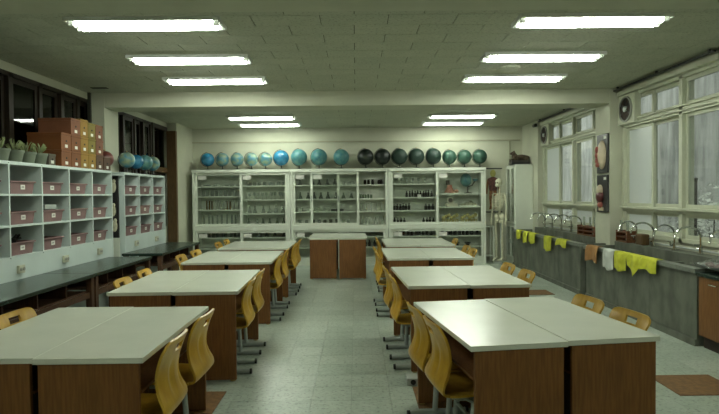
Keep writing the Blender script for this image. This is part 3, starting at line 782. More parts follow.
# ------------------------------------------------------------------ globes
def make_globe(r, m, ring=True):
    t = thing('globe', '', 'globe')
    zc = r + 0.09
    MB().lathe([(r * 0.62, 0), (r * 0.62, 0.008), (r * 0.35, 0.02), (r * 0.12, 0.03), (0.012, 0.04), (0.012, 0.10)], 18).build('base', black_metal, t, True)
    MB().ell((0, 0, zc), (r, r, r), 28, 16).build('ball', m, t, True, angle=80)
    if ring:
        p = []
        for k in range(17):
            a = -R(118) + k * R(180) / 16
            p.append((-math.cos(a + R(0)) * (r + 0.012) * 1.0 if False else -(r + 0.012) * math.cos(a + R(28)), 0, zc + (r + 0.012) * math.sin(a + R(28))))
        MB().tube(p, 0.006, 6).build('meridian_arm', black_metal, t, True)
        for s in (0, -1):
            q = p[s]; MB().ell(q, (0.010, 0.010, 0.010), 8, 6).build('pivot', brass, t, True)
    return t
ZCAB = 2.135
gx = [(-3.32, .150, blue_globe, 'deep blue globe at the left end'), (-2.99, .150, land_globe, 'blue green globe, second from the left'), (-2.66, .150, land_globe, 'blue globe with pale land, third from the left'), (-2.34, .150, land_globe, 'blue globe with pale land, fourth from the left'),
      (-2.02, .150, land_globe, 'blue globe with pale land, fifth from the left'), (-1.67, .175, blue_globe, 'bright blue larger globe, sixth from the left'), (-1.27, .185, teal_globe, 'teal mottled globe, seventh from the left'), (-0.82, .185, teal_globe, 'teal mottled globe, eighth from the left'),
      (-0.32, .180, teal_globe, 'teal mottled globe next to the black globes'), (0.23, .181, dark_globe, 'black globe nearest the teal globes'), (0.61, .181, dark_globe, 'black globe, second from the teal globes'), (0.99, .181, dgreen_globe, 'very dark green globe, third from the teal globes'),
      (1.37, .181, dgreen_globe, 'very dark green globe, fourth from the teal globes'), (1.75, .181, dgreen_globe, 'dark green globe, fourth from the right end'), (2.115, .160, green_globe, 'green globe, third from the right end'), (2.455, .160, green_globe, 'green globe, second from the right end'), (2.80, .162, green_globe, 'green globe at the right end')]
gp = {}
for k, (x, r, m, lab) in enumerate(gx):
    key = (r, m.name)
    o = copy_tree(gp[key]) if key in gp else make_globe(r, m)
    gp.setdefault(key, o)
    o.location = (x, 12.62, ZCAB + 0.0005); o.rotation_euler = (0, 0, R(random.uniform(-25, 25))); o['label'] = lab + ' of the cabinet top row'; o['group'] = 'globes on the glass cabinets'
for y, r, m, lab in ((8.68, .120, land_globe, 'green and blue globe on the far cubby shelf, nearest'), (9.05, .115, blue_globe, 'deep blue globe on the far cubby shelf, second'), (9.43, .125, teal_globe, 'mottled globe on the far cubby shelf, third'), (9.77, .125, land_globe, 'pale blue globe on the far cubby shelf, farthest')):
    key = (r, m.name)
    o = copy_tree(gp[key]) if key in gp else make_globe(r, m)
    gp.setdefault(key, o)
    o.location = (-3.53, y, ZT); o.rotation_euler = (0, 0, R(40)); o['label'] = lab; o['group'] = 'globes on the far cubby shelf'
o = make_globe(.115, red_globe); o.location = (-3.50, 7.86, 1.88); o['label'] = 'small dark red globe between the two cubby shelves'
t = thing('picture_box', 'small blue box behind the dark red globe', 'box', (-3.70, 7.86, 1.8725))
bevel(MB().box(-0.05, 0.05, -0.11, 0.11, 0, 0.26).build('body', mat('dull_blue_card', (0.07, 0.10, 0.13, 1), noise=0.2), t), 0.004)
MB().box(0.051, 0.053, -0.08, 0.08, 0.15, 0.23).build('print', mat('pale_blue_print', (0.25, 0.32, 0.36, 1), noise=0.2, scale=18), t)
tag(MB().box(-3.75, -3.36, 7.735, 8.12, 1.86, 1.872).build('bridging_board', cubby_white), 'white board bridging the two cubby shelves', 'board')

# ------------------------------------------------------------------ benches in front of the cubby shelves
def bench(y0, y1, lab, box=False):
    t = thing('bench', lab, 'bench', (-3.045, (y0 + y1) / 2, 0), group='dark topped wall benches')
    d = (y1 - y0) / 2; w2 = 0.288
    bevel(MB().box(-w2, w2, -d, d, 0.715, 0.75).build('top', green_top, t), 0.004)
    for sx in (-1, 1):
        for sy in (-1, 1):
            x = sx * (w2 - 0.045); y = sy * (d - 0.045)
            MB().box(x - 0.03, x + 0.03, y - 0.03, y + 0.03, 0, 0.715).build('leg', bench_wood, t)
    for sx in (-1, 1):
        x = sx * (w2 - 0.045)
        MB().box(x - 0.012, x + 0.012, -d + 0.075, d - 0.075, 0.50, 0.56).build('rail', bench_wood, t)
    MB().box(-w2 + 0.06, w2 - 0.06, -d + 0.08, d - 0.08, 0.56, 0.575).build('shelf', bench_wood, t)
    for k in range(1, 4):
        y = -d + k * 2 * d / 4; MB().box(-w2 + 0.06, w2 - 0.06, y - 0.008, y + 0.008, 0.575, 0.715).build('divider', bench_wood, t)
    for sy in (-1, 1):
        y = sy * (d - 0.045); MB().box(-w2 + 0.075, w2 - 0.075, y - 0.012, y + 0.012, 0.12, 0.18).build('stretcher', bench_wood, t)
bench(3.95, 5.925, 'dark green topped bench under the near cubby shelf, nearer')
bench(5.935, 7.55, 'dark green topped bench under the near cubby shelf, farther')
bench(7.95, 9.88, 'dark green topped bench under the far cubby shelf')

# ------------------------------------------------------------------ glass cabinets along the back wall
YC = 12.35; YCB = 12.90
def door_part(parent, x0, x1, z0, z1, y, bar=0.05, plate=True, handle=0):
    m = MB().box(x0, x0 + bar, y, y + 0.022, z0, z1).box(x1 - bar, x1, y, y + 0.022, z0, z1)
    m.box(x0 + bar, x1 - bar, y, y + 0.022, z0, z0 + bar).box(x0 + bar, x1 - bar, y, y + 0.022, z1 - bar, z1)
    d = m.build('door', cab_white, parent)
    MB().box(x0 + bar, x1 - bar, y + 0.008, y + 0.012, z0 + bar, z1 - bar).build('pane', cab_glass, d)
    if plate: MB().box(x0 + bar + 0.02, x0 + bar + 0.20, y + 0.003, y + 0.007, z1 - bar - 0.10, z1 - bar - 0.015).build('label_plate', paper, d)
    if handle: MB().box(handle - 0.012, handle + 0.012, y - 0.006, y, (z0 + z1) / 2 - 0.06, (z0 + z1) / 2 + 0.06).build('finger_pull', steel_grey, d)
    return d
def glass_cabinet(x0, x1, lab, up_doors, shelvesL, shelvesR, split):
    t = thing('glass_cabinet', lab, 'cabinet', ((x0 + x1) / 2, YC, 0), group='white glass-fronted cabinets')
    X0, X1 = -(x1 - x0) / 2, (x1 - x0) / 2; D = YCB - YC; cx = (x0 + x1) / 2
    for a in (X0, X1 - 0.05): MB().box(a, a + 0.05, 0.0, D, 0.0, 2.07).build('side_panel', cab_white, t)
    MB().box(X0 - 0.004 if False else X0, X1, -0.03, D, 2.07, ZCAB).build('cornice', cab_white, t)
    MB().box(X0 + 0.05, X1 - 0.05, -0.015, D, 0.79, 0.885).build('middle_ledge', cab_white, t)
    MB().box(X0 + 0.05, X1 - 0.05, 0.02, D, 0.0, 0.12).build('plinth', cab_white, t)
    MB().box(X0 + 0.05, X1 - 0.05, D - 0.015, D, 0.12, 2.07).build('back_panel', cab_in, t)
    for zs, a, b in ((shelvesL, X0 + 0.05, split - cx), (shelvesR, split - cx, X1 - 0.05)):
        for z in zs: MB().box(a + 0.001, b - 0.001, 0.06, D - 0.016, z - 0.011, z + 0.011).build('shelf', cab_white, t)
    for z in (0.62, 0.38): MB().box(X0 + 0.051, X1 - 0.051, 0.06, D - 0.016, z - 0.01, z + 0.01).build('shelf', cab_white, t)
    for k, (a, b) in enumerate(up_doors):
        door_part(t, a - cx, b - cx, 0.89, 2.065, 0.004 if k % 2 else 0.030, handle=(b - cx - 0.02) if k == 0 else (a - cx + 0.02))
    m = (X0 + X1) / 2
    door_part(t, X0 + 0.055, m + 0.03, 0.125, 0.785, 0.030)
    door_part(t, m - 0.03, X1 - 0.055, 0.125, 0.785, 0.004)
    MB().box(split - cx - 0.012, split - cx + 0.012, 0.10, D - 0.016, 0.885, 2.07).build('divider', cab_white, t)
    return t
glass_cabinet(-3.60, -1.455, 'white glass cabinet at the left end of the back wall', [(-3.545, -2.50), (-2.56, -1.51)], (1.54 + 0.22, 1.54, 1.24), (1.77, 1.46, 1.15), -2.52)
glass_cabinet(-1.445, 0.705, 'white glass cabinet in the middle, one side slid open', [(-1.39, -0.36), (-1.00, 0.07)], (1.77, 1.46, 1.18), (1.77, 1.46, 1.18), 0.03)
glass_cabinet(0.715, 2.87, 'white glass cabinet at the right end holding dark bottles', [(0.77, 1.83), (1.77, 2.815)], (1.78, 1.48, 1.19), (1.55, 1.26), 1.81)

# glassware kinds -----------------------------------------------------
def ware_mesh(kind, m):
    P = {'beaker': [(0.035, 0), (0.037, 0.004), (0.037, 0.095), (0.040, 0.10), (0.034, 0.10), (0.034, 0.006), (0.0, 0.006)],
         'dish': [(0.04, 0), (0.055, 0.035), (0.058, 0.04), (0.052, 0.038), (0.037, 0.005), (0, 0.005)],
         'cylinder': [(0.034, 0), (0.034, 0.012), (0.018, 0.018), (0.018, 0.20), (0.022, 0.205), (0.015, 0.20), (0.015, 0.02), (0, 0.02)],
         'tube': [(0.012, 0), (0.015, 0.01), (0.015, 0.17), (0.018, 0.175), (0.013, 0.17), (0.012, 0.012), (0, 0.012)],
         'flask': [(0.05, 0), (0.054, 0.008), (0.018, 0.10), (0.016, 0.14), (0.021, 0.145), (0.014, 0.14), (0.014, 0.10), (0.048, 0.01), (0, 0.008)],
         'goblet': [(0.03, 0), (0.03, 0.004), (0.006, 0.012), (0.006, 0.06), (0.032, 0.085), (0.036, 0.15), (0.032, 0.15), (0.028, 0.09), (0, 0.068)],
         'bottle': [(0.034, 0), (0.036, 0.005), (0.036, 0.085), (0.016, 0.105), (0.014, 0.125), (0.018, 0.126), (0.018, 0.145), (0.0, 0.146)],
         'mortar': [(0.045, 0), (0.048, 0.01), (0.04, 0.02), (0.075, 0.075), (0.08, 0.08), (0.068, 0.078), (0.04, 0.03), (0, 0.025)],
         'small_jar': [(0.028, 0), (0.03, 0.05), (0.022, 0.058), (0.026, 0.06), (0.026, 0.075), (0, 0.076)]}[kind]
    mb = MB().lathe(P, 12, cap=False)
    n = 12; i = len(mb.v); mb.v.append((0, 0, P[0][1])); mb.f += [(j, (j + 1) % n, i) for j in range(n)]
    return mb.mesh('%s_mesh' % kind, m, True)
WM = {}
def ware(name, kind, m, xs, z, label, group, cat, y=12.62, jit=0.02, hscale=1.0, wscale=1.0):
    key = (kind, m.name)
    if key not in WM: WM[key] = ware_mesh(kind, m)
    for x in xs:
        o = link(name, WM[key], None, (x + random.uniform(-jit, jit), y + random.uniform(-0.05, 0.05), z + 0.001))
        s = random.uniform(0.93, 1.07); o.scale = (wscale, wscale, hscale * s)
        tag(o, label, cat, group)
def lin(a, b, n): return [a + (b - a) * k / (n - 1) for k in range(n)]
CL = 'left cabinet'
ware('glass_dish', 'dish', ware_glass, lin(-3.40, -2.66, 7), 1.771, 'small clear glass dish, top shelf behind left door of left cabinet', 'dishes, left cabinet', 'dish')
ware('glass_beaker', 'beaker', ware_glass, lin(-3.42, -2.62, 9), 1.551, 'clear beaker on second shelf behind left door of left cabinet', 'beakers, second shelf of left cabinet', 'beaker', hscale=1.4)
ware('amber_tube', 'tube', amber_glass, [-3.36, -3.30, -3.24, -2.88, -2.83], 1.251, 'amber glass tube on third shelf of left cabinet', 'amber tubes, left cabinet', 'glass tube', jit=0.008, hscale=1.1, wscale=1.1)
ware('glass_cylinder', 'cylinder', ware_glass, [-3.14, -3.06, -2.98, -2.74, -2.66, -2.60], 1.251, 'clear glass cylinder among amber tubes, left cabinet', 'clear cylinders, third shelf of left cabinet', 'glass cylinder')
ware('glass_cylinder', 'cylinder', ware_glass, lin(-3.40, -2.62, 9), 0.886, 'tall clear glass cylinder on bottom left shelf of left cabinet', 'tall cylinders, bottom of left cabinet', 'glass cylinder', hscale=1.25, wscale=1.2)
ware('glass_beaker', 'beaker', ware_glass, lin(-2.40, -1.62, 8), 1.781, 'clear beaker, top shelf behind right door of left cabinet', 'beakers, top shelf of left cabinet', 'beaker', hscale=0.8)
ware('glass_goblet', 'goblet', ware_glass, lin(-2.40, -1.62, 9), 1.471, 'clear stemmed glass on second shelf of left cabinet', 'stemmed glasses, left cabinet', 'glass', hscale=1.1)
ware('glass_flask', 'flask', ware_glass, lin(-2.40, -1.64, 6), 1.161, 'clear conical flask on third shelf of left cabinet', 'conical flasks, left cabinet', 'flask', hscale=1.2)
ware('green_flask', 'flask', green_glass, lin(-2.40, -1.64, 6), 0.886, 'greenish conical flask on bottom shelf of left cabinet', 'greenish flasks, left cabinet', 'flask', hscale=1.1)
ware('glass_flask', 'flask', ware_glass, lin(-1.25, -0.95, 2) + lin(-0.82, -0.45, 3), 1.781, 'clear conical flask on top shelf of middle cabinet', 'flasks, top of middle cabinet', 'flask', hscale=0.9)
ware('smoky_flask', 'flask', green_glass, lin(-1.24, -0.94, 3) + lin(-0.78, -0.1, 5), 1.471, 'smoky conical flask on second shelf of middle cabinet', 'smoky flasks, middle cabinet', 'flask', hscale=1.05)
ware('mortar', 'mortar', cab_white, [-1.28, -1.07, -0.84, -0.67], 1.191, 'white porcelain mortar on third shelf of middle cabinet', 'porcelain mortars', 'mortar')
ware('glass_beaker', 'beaker', ware_glass, lin(-1.25, -0.15, 9), 0.886, 'clear beaker on bottom shelf of middle cabinet', 'beakers, bottom of middle cabinet', 'beaker', hscale=1.2)
ware('small_jar', 'small_jar', ware_glass, lin(-0.28, -0.04, 4), 1.781, 'small jar, top shelf beside the open cabinet side', 'small jars, middle cabinet', 'jar')
ware('glass_tumbler', 'beaker', green_glass, lin(0.10, 0.34, 5), 1.471, 'small smoky beaker on second shelf of the open side', 'smoky beakers, open side of middle cabinet', 'beaker', jit=0.005, wscale=0.7, hscale=0.95)
ware('dark_jar', 'small_jar', bottle_dark, [0.20, 0.28, 0.36, 0.50, 0.59], 1.781, 'small black jar on top shelf of the open side', 'black jars, middle cabinet', 'jar', wscale=1.1, hscale=1.5)
ware('glass_cylinder', 'tube', ware_glass, lin(0.12, 0.58, 6), 0.886, 'thin glass tube on bottom shelf of the open side', 'thin tubes, open side of middle cabinet', 'glass tube')
ware('glass_tumbler', 'tube', ware_glass, lin(0.12, 0.58, 5), 1.191, 'thin glass tube on third shelf of the open side', 'thin tubes, third shelf of open side', 'glass tube')
ware('glass_goblet', 'goblet', ware_glass, lin(0.90, 1.55, 6), 1.791, 'clear stemmed glass on top shelf of right cabinet', 'stemmed glasses, right cabinet', 'glass', hscale=0.9)
ware('reagent_bottle', 'bottle', bottle_dark, lin(1.15, 1.70, 10), 1.491, 'dark reagent bottle on second shelf of right cabinet', 'dark bottles, second shelf', 'bottle', jit=0.001, wscale=0.8)
ware('reagent_bottle', 'bottle', bottle_dark, lin(0.86, 1.20, 6), 1.201, 'dark reagent bottle on third shelf of right cabinet, left batch', 'dark bottles, third shelf left', 'bottle', jit=0.001, wscale=0.9)
ware('reagent_bottle', 'bottle', bottle_dark, lin(1.57, 1.74, 3), 1.201, 'dark reagent bottle on third shelf of right cabinet, right batch', 'dark bottles, third shelf right', 'bottle', jit=0.003)
ware('reagent_bottle', 'bottle', bottle_dark, lin(0.87, 1.08, 4), 0.886, 'dark reagent bottle on lowest shelf of right cabinet, left batch', 'dark bottles, lowest shelf left', 'bottle', jit=0.004, wscale=0.85)
ware('reagent_bottle', 'bottle', bottle_dark, lin(1.52, 1.75, 4), 0.886, 'dark reagent bottle on lowest shelf of right cabinet, right batch', 'dark bottles, lowest shelf right', 'bottle', jit=0.004, wscale=0.85)
# lower compartments
ware('green_flask', 'flask', green_glass, lin(-2.38, -1.64, 5), 0.631, 'greenish flask in the lower left cabinet, upper shelf', 'greenish flasks, lower left cabinet', 'flask', hscale=0.95)
ware('green_bottle', 'bottle', green_glass, lin(-3.42, -2.62, 9), 0.631, 'greenish bottle in the lower left cabinet', 'greenish bottles, lower left cabinet', 'bottle')
ware('dark_bottle', 'bottle', bottle_dark, lin(0.2, 0.6, 5), 0.391, 'dark bottle in the lower middle cabinet', 'dark bottles, lower middle cabinet', 'bottle')
ware('dark_bottle', 'bottle', bottle_dark, lin(0.9, 1.7, 10), 0.631, 'dark bottle in the lower right cabinet, left door', 'dark bottles, lower right cabinet', 'bottle')
ware('dark_bottle', 'bottle', bottle_dark, lin(1.95, 2.7, 9), 0.631, 'dark bottle in the lower right cabinet, right door', 'dark bottles, lower right cabinet right door', 'bottle')
ware('dark_jar', 'mortar', bottle_dark, [2.0, 2.25, 2.5], 0.391, 'dark bowl in the lower right cabinet', 'dark bowls, lower right cabinet', 'bowl')
# white label card leaning in front of the bottles, black balance
tag(MB().box(1.38, 1.46, 12.54, 12.545, 1.491, 1.55).build('name_card', paper), 'white card before the dark bottles', 'card')
t = thing('balance', 'dark balance on third shelf of middle cabinet', 'balance', (-0.42, 12.58, 1.1920))
MB().box(-0.14, 0.14, -0.07, 0.07, 0, 0.05).build('base', black_metal, t)
MB().cyl((0, 0, 0.05), 0.012, 0.09, 10).build('post', steel_grey, t, True)
MB().box(-0.13, 0.13, -0.008, 0.008, 0.135, 0.147).build('beam', steel_grey, t)
for s in (-1, 1): MB().lathe([(0.01, 0), (0.06, 0.015), (0.062, 0.02), (0.0, 0.01)], 14, (s * 0.11, 0, 0.147), cap=False).build('pan', cab_white, t, True)

# models behind the right door
red_m = mat('red_brown_model', (0.22, 0.055, 0.03, 1), rough=0.5, c2=(0.32, 0.17, 0.10, 1), scale=9)
t = thing('cone_model', 'red and cream cone model in right cabinet', 'model', (2.14, 12.6, 1.5620))
MB().box(-0.18, 0.18, -0.11, 0.11, 0, 0.015).build('base', cab_white, t)
MB().lathe([(0.13, 0.015), (0.11, 0.06), (0.06, 0.14), (0.05, 0.20), (0.035, 0.20), (0.03, 0.17), (0.0, 0.17)], 18, (-0.03, 0, 0), cap=False).build('cone', red_m, t, True)
MB().ell((0.11, 0, 0.05), (0.07, 0.07, 0.045), 12, 8).build('mound', red_m, t, True)
MB().cyl((-0.07, 0, 0.19), 0.045, 0.11, 12).build('crater_plug', dark_in, t, True)
t = thing('orrery_model', 'teal globe model with side arm in right cabinet', 'model', (2.52, 12.6, 1.5620))
MB().lathe([(0.09, 0), (0.09, 0.02), (0.03, 0.03), (0.012, 0.04), (0.012, 0.16)], 16).build('stand', dark_in, t, True)
MB().ell((-0.04, 0, 0.30), (0.13, 0.13, 0.15), 18, 12).build('ball', teal_globe, t, True)
MB().tube([(0, 0, 0.15), (0.10, 0, 0.18), (0.16, 0, 0.28)], 0.014, 8).build('arm', dark_in, t, True)
MB().lathe([(0.0, 0), (0.05, 0.01), (0.07, 0.06), (0.06, 0.06), (0, 0.02)], 14, (0.17, 0, 0.27), cap=False).build('cup', teal_globe, t, True)
t = thing('dial_scale', 'cream dial weighing scale in right cabinet', 'scale', (2.14, 12.58, 1.2720))
bevel(MB().box(-0.13, 0.13, -0.10, 0.10, 0, 0.07).build('body', mat('cream_enamel', (0.50, 0.48, 0.36, 1), rough=0.4, noise=0.06), t), 0.02, 3)
MB().lathe([(0.08, 0), (0.08, 0.04), (0.065, 0.045)], 20, (-0.02, -0.05, 0.14), 'y').build('dial', MATS['cream_enamel'], t, True)
MB().lathe([(0.05, -0.002), (0.05, 0.0)], 20, (-0.02, -0.05, 0.14), 'y').build('dial_face', dark_in, t)
MB().lathe([(0.02, 0), (0.10, 0.02), (0.105, 0.03), (0, 0.015)], 18, (-0.02, 0.03, 0.215), cap=False).build('pan', cab_white, t, True)
MB().cyl((-0.02, 0.03, 0.06), 0.014, 0.165, 10).build('post', steel_grey, t)
t = thing('relief_model', 'pale relief model on a tray in right cabinet', 'model', (2.54, 12.6, 1.2720))
MB().box(-0.22, 0.22, -0.12, 0.12, 0, 0.02).build('tray', cab_white, t)
m = MB()
for a, b_, c in ((-0.12, 0.07, 0.05), (0.0, 0.10, 0.09), (0.12, 0.08, 0.06), (0.05, 0.06, 0.11)): m.ell((a, 0, 0.02), (b_, 0.09, c), 12, 8)
m.v = [(x, y, max(z, 0.0205)) for x, y, z in m.v]
m.build('relief', mat('pale_olive_plaster', (0.34, 0.34, 0.24, 1), rough=0.7, noise=0.25, scale=14), t, True)
bone_y = mat('yellow_bone_model', (0.58, 0.52, 0.20, 1), rough=0.55, noise=0.3, scale=16)
for x, lab in ((2.12, 'yellow tooth-shaped models on lowest shelf, left tray'), (2.54, 'pale yellow bone models on lowest shelf, right tray')):
    t = thing('bone_model', lab, 'model', (x, 12.58, 0.8870), group='yellow models on the lowest shelf')
    MB().box(-0.20, 0.20, -0.12, 0.12, 0, 0.015).build('tray', dark_in, t)
    rnd = random.Random(int(x * 100))
    for k in range(6):
        cx = -0.16 + k * 0.062; m = MB().ell((cx, -0.03 + 0.05 * (k % 2), 0.13 + 0.03 * (k % 3)), (0.042, 0.04, 0.045), 10, 6)
        for s in (-1, 1): m.tube([(cx + s * 0.018, -0.03 + 0.05 * (k % 2), 0.10), (cx + s * 0.028, -0.03 + 0.05 * (k % 2), 0.015)], [0.018, 0.007], 7)
        m.build('tooth', bone_y, t, True)

# ------------------------------------------------------------------ anatomy poster, skeleton, small stand, tall cabinet
t = thing('anatomy_poster', 'hanging poster of a standing muscle figure on the back wall', 'poster', (3.17, YB - 0.02, 0))
MB().box(-0.19, 0.19, 0, 0.004, 1.14, 2.14).build('sheet', mat('aged_paper', (0.42, 0.43, 0.33, 1), rough=0.8, noise=0.06), t)
for z in (1.13, 2.13): MB().cyl((-0.21, 0.0, z), 0.014, 0.42, 10, 'x').build('rod', black_metal, t, True)
fig = mat('printed_muscle', (0.17, 0.065, 0.025, 1), rough=0.8, c2=(0.30, 0.15, 0.06, 1), scale=22)
ftorso = mat('printed_torso', (0.07, 0.035, 0.03, 1), rough=0.8, c2=(0.17, 0.06, 0.05, 1), scale=25)
fhead = mat('printed_head', (0.33, 0.32, 0.09, 1), rough=0.8, noise=0.2)
def flat(pts, nm, m): MB().prism(pts, -0.0025, -0.0005, 'y').build(nm, m, t)
flat([(0.07 * math.cos(a) * 0.95, 2.02 + 0.085 * math.sin(a)) for a in [k * math.pi / 8 for k in range(16)]], 'printed_head', fhead)
flat([(-0.03, 1.94), (0.03, 1.94), (0.115, 1.90), (0.10, 1.70), (0.085, 1.62), (-0.085, 1.62), (-0.10, 1.70), (-0.115, 1.90)], 'printed_torso', ftorso)
for s in (-1, 1):
    flat([(s * 0.116, 1.90), (s * 0.14, 1.86), (s * 0.165, 1.60), (s * 0.16, 1.54), (s * 0.13, 1.55), (s * 0.105, 1.78)], 'printed_arm', fig)
    flat([(s * 0.003, 1.62), (s * 0.085, 1.62), (s * 0.09, 1.45), (s * 0.07, 1.27), (s * 0.095, 1.19), (s * 0.03, 1.19), (s * 0.035, 1.40)], 'printed_leg', fig)

bone = mat('skeleton_bone', (0.56, 0.55, 0.40, 1), rough=0.55, noise=0.12, scale=20)
t = thing('skeleton_model', 'cream human skeleton model on a stand by the tall cabinet', 'skeleton', (3.16, 12.36, 0), R(-55))
MB().lathe([(0.15, 0), (0.15, 0.02), (0.03, 0.035), (0.015, 0.05), (0.015, 1.05)], 18, (0, 0.06, 0)).build('stand', steel_grey, t, True)
m = MB().ell((0, 0, 1.80), (0.070, 0.088, 0.085), 16, 12).ell((0, -0.05, 1.735), (0.048, 0.05, 0.045), 12, 8)
sk = m.build('skull', bone, t, True)
for s in (-1, 1): MB().ell((s * 0.028, -0.082, 1.79), (0.018, 0.012, 0.018), 10, 6).build('eye_socket', dark_in, sk, True)
MB().tube([(0, 0.03, 1.72), (0, 0.03, 1.55), (0, 0.055, 1.35), (0, 0.02, 1.12), (0, 0.05, 1.02)], [0.018, 0.02, 0.022, 0.026, 0.02], 10).build('spine', bone, t, True)
m = MB()
for k in range(9):
    z = 1.52 - k * 0.035; w_ = 0.075 + 0.06 * math.sin(math.pi * (k + 1.5) / 10)
    m.tube([(w_ * math.cos(a), 0.0 + 0.085 * math.sin(a), z - 0.02 * (1 - math.sin(a))) for a in [R(90 + q * 360 / 18) for q in range(19)]], 0.008, 6)
m.tube([(0, -0.09, 1.52), (0, -0.095, 1.28)], 0.016, 8); m.build('rib_cage', bone, t, True)
m = MB()
for s in (-1, 1): m.tube([(0, -0.07, 1.54), (s * 0.08, -0.05, 1.555), (s * 0.165, 0.0, 1.54)], 0.011, 7).ell((s * 0.09, 0.06, 1.46), (0.05, 0.012, 0.07), 10, 6)
m.build('shoulder_girdle', bone, t, True)
m = MB()
for s in (-1, 1): m.ell((s * 0.075, 0.02, 1.03), (0.065, 0.05, 0.085), 12, 8).ell((s * 0.045, 0.0, 0.94), (0.03, 0.03, 0.045), 10, 6)
m.build('pelvis', bone, t, True)
for s in (-1, 1):
    MB().tube([(s * 0.175, 0, 1.54), (s * 0.18, 0, 1.52), (s * 0.19, 0.01, 1.24), (s * 0.19, 0.01, 1.22)], [0.022, 0.014, 0.013, 0.02], 8).tube([(s * 0.185, 0.01, 1.21), (s * 0.20, -0.02, 0.97)], [0.013, 0.009], 7).tube([(s * 0.203, 0.01, 1.21), (s * 0.215, -0.02, 0.97)], [0.010, 0.009], 7).build('arm_bones', bone, t, True)
    m = MB().ell((s * 0.207, -0.025, 0.935), (0.030, 0.012, 0.035), 8, 6)
    for q in range(4): m.tube([(s * (0.188 + q * 0.012), -0.025, 0.91), (s * (0.186 + q * 0.014), -0.03, 0.82 + abs(q - 1.5) * 0.012)], 0.0055, 5)
    m.tube([(s * 0.185, -0.03, 0.935), (s * 0.165, -0.045, 0.875)], 0.006, 5); m.build('hand_bones', bone, t, True)
    MB().tube([(s * 0.105, 0.0, 0.97), (s * 0.10, 0, 0.93), (s * 0.085, 0.0, 0.56), (s * 0.085, 0.0, 0.52)], [0.026, 0.018, 0.017, 0.03], 9).tube([(s * 0.082, 0, 0.51), (s * 0.08, 0.0, 0.15)], [0.024, 0.013], 8).tube([(s * 0.108, 0.01, 0.49), (s * 0.10, 0.01, 0.14)], 0.008, 6).build('leg_bones', bone, t, True)
    m = MB().ell((s * 0.085, 0.02, 0.13), (0.03, 0.045, 0.03), 10, 6)
    for q in range(5): m.tube([(s * (0.068 + q * 0.010), -0.01, 0.12), (s * (0.058 + q * 0.016), -0.13 + q * 0.012, 0.085)], 0.0075, 5)
    m.build('foot_bones', bone, t, True)

t = thing('open_stand', 'low white open stand between glass cabinet and skeleton', 'stand', (2.93, 12.72, 0))
for x in (-0.04, 0.16):
    for y in (-0.15, 0.15): MB().box(x - 0.016, x + 0.016, y - 0.016, y + 0.016, 0, 0.80).build('leg', cab_white, t)
MB().box(-0.057, 0.177, -0.17, 0.17, 0.80, 0.825).build('top', cab_white, t)
MB().box(-0.024, 0.144, -0.134, 0.134, 0.14, 0.16).build('shelf', cab_white, t)

t = thing('tall_cabinet', 'tall white side-on cabinet in the right back corner', 'cabinet', (3.478, 12.16, 0))
W, D, Hh = 0.372, 0.74, 2.185
MB().box(0.0, W, 0, 0.025, 0, Hh).build('side_panel', cab_white, t)
MB().box(0.0, W, D - 0.025, D, 0, Hh).build('side_panel', cab_white, t)
MB().box(W - 0.015, W, 0.025, D - 0.025, 0, Hh).build('back_panel', cab_in, t)
MB().box(-0.005, W - 0.015, 0.025, D - 0.025, Hh - 0.03, Hh).build('top_panel', cab_white, t)
MB().box(0, W - 0.015, 0.025, D - 0.025, 0.0, 0.10).build('plinth', cab_white, t)
for z in (0.45, 0.85, 1.25, 1.65): MB().box(0.03, W - 0.016, 0.026, D - 0.026, z - 0.01, z + 0.01).build('shelf', cab_white, t)
for y0, y1 in ((0.027, D / 2 - 0.002), (D / 2 + 0.002, D - 0.027)):
    for z0, z1 in ((0.11, 0.86), (0.88, Hh - 0.035)):
        dm = MB().box(-0.02, 0, y0, y0 + 0.05, z0, z1).box(-0.02, 0, y1 - 0.05, y1, z0, z1).box(-0.02, 0, y0 + 0.05, y1 - 0.05, z0, z0 + 0.05).box(-0.02, 0, y0 + 0.05, y1 - 0.05, z1 - 0.05, z1).build('door', cab_white, t)
        MB().box(-0.012, -0.008, y0 + 0.05, y1 - 0.05, z0 + 0.05, z1 - 0.05).build('pane', cab_glass, dm)
        MB().box(-0.035, -0.02, y1 - 0.03 if y0 < 0.1 else y0 + 0.02, y1 - 0.02 if y0 < 0.1 else y0 + 0.03, (z0 + z1) / 2 - 0.04, (z0 + z1) / 2 + 0.04).build('handle', steel_grey, dm)
for k, z in enumerate((0.461, 0.861, 1.261, 1.661)):
    for y in (12.30, 12.42, 12.62, 12.76):
        o = link('stored_jar', WM.setdefault(('bottle', green_glass.name), None) or ware_mesh('bottle', green_glass), None, (3.64, y, z)); o.scale = (1.2, 1.2, 1.4)
        tag(o, 'dark jar on shelf %s of the tall corner cabinet' % ('one', 'two', 'three', 'four')[k], 'jar', 'jars in the tall corner cabinet, shelf %d' % (k + 1))
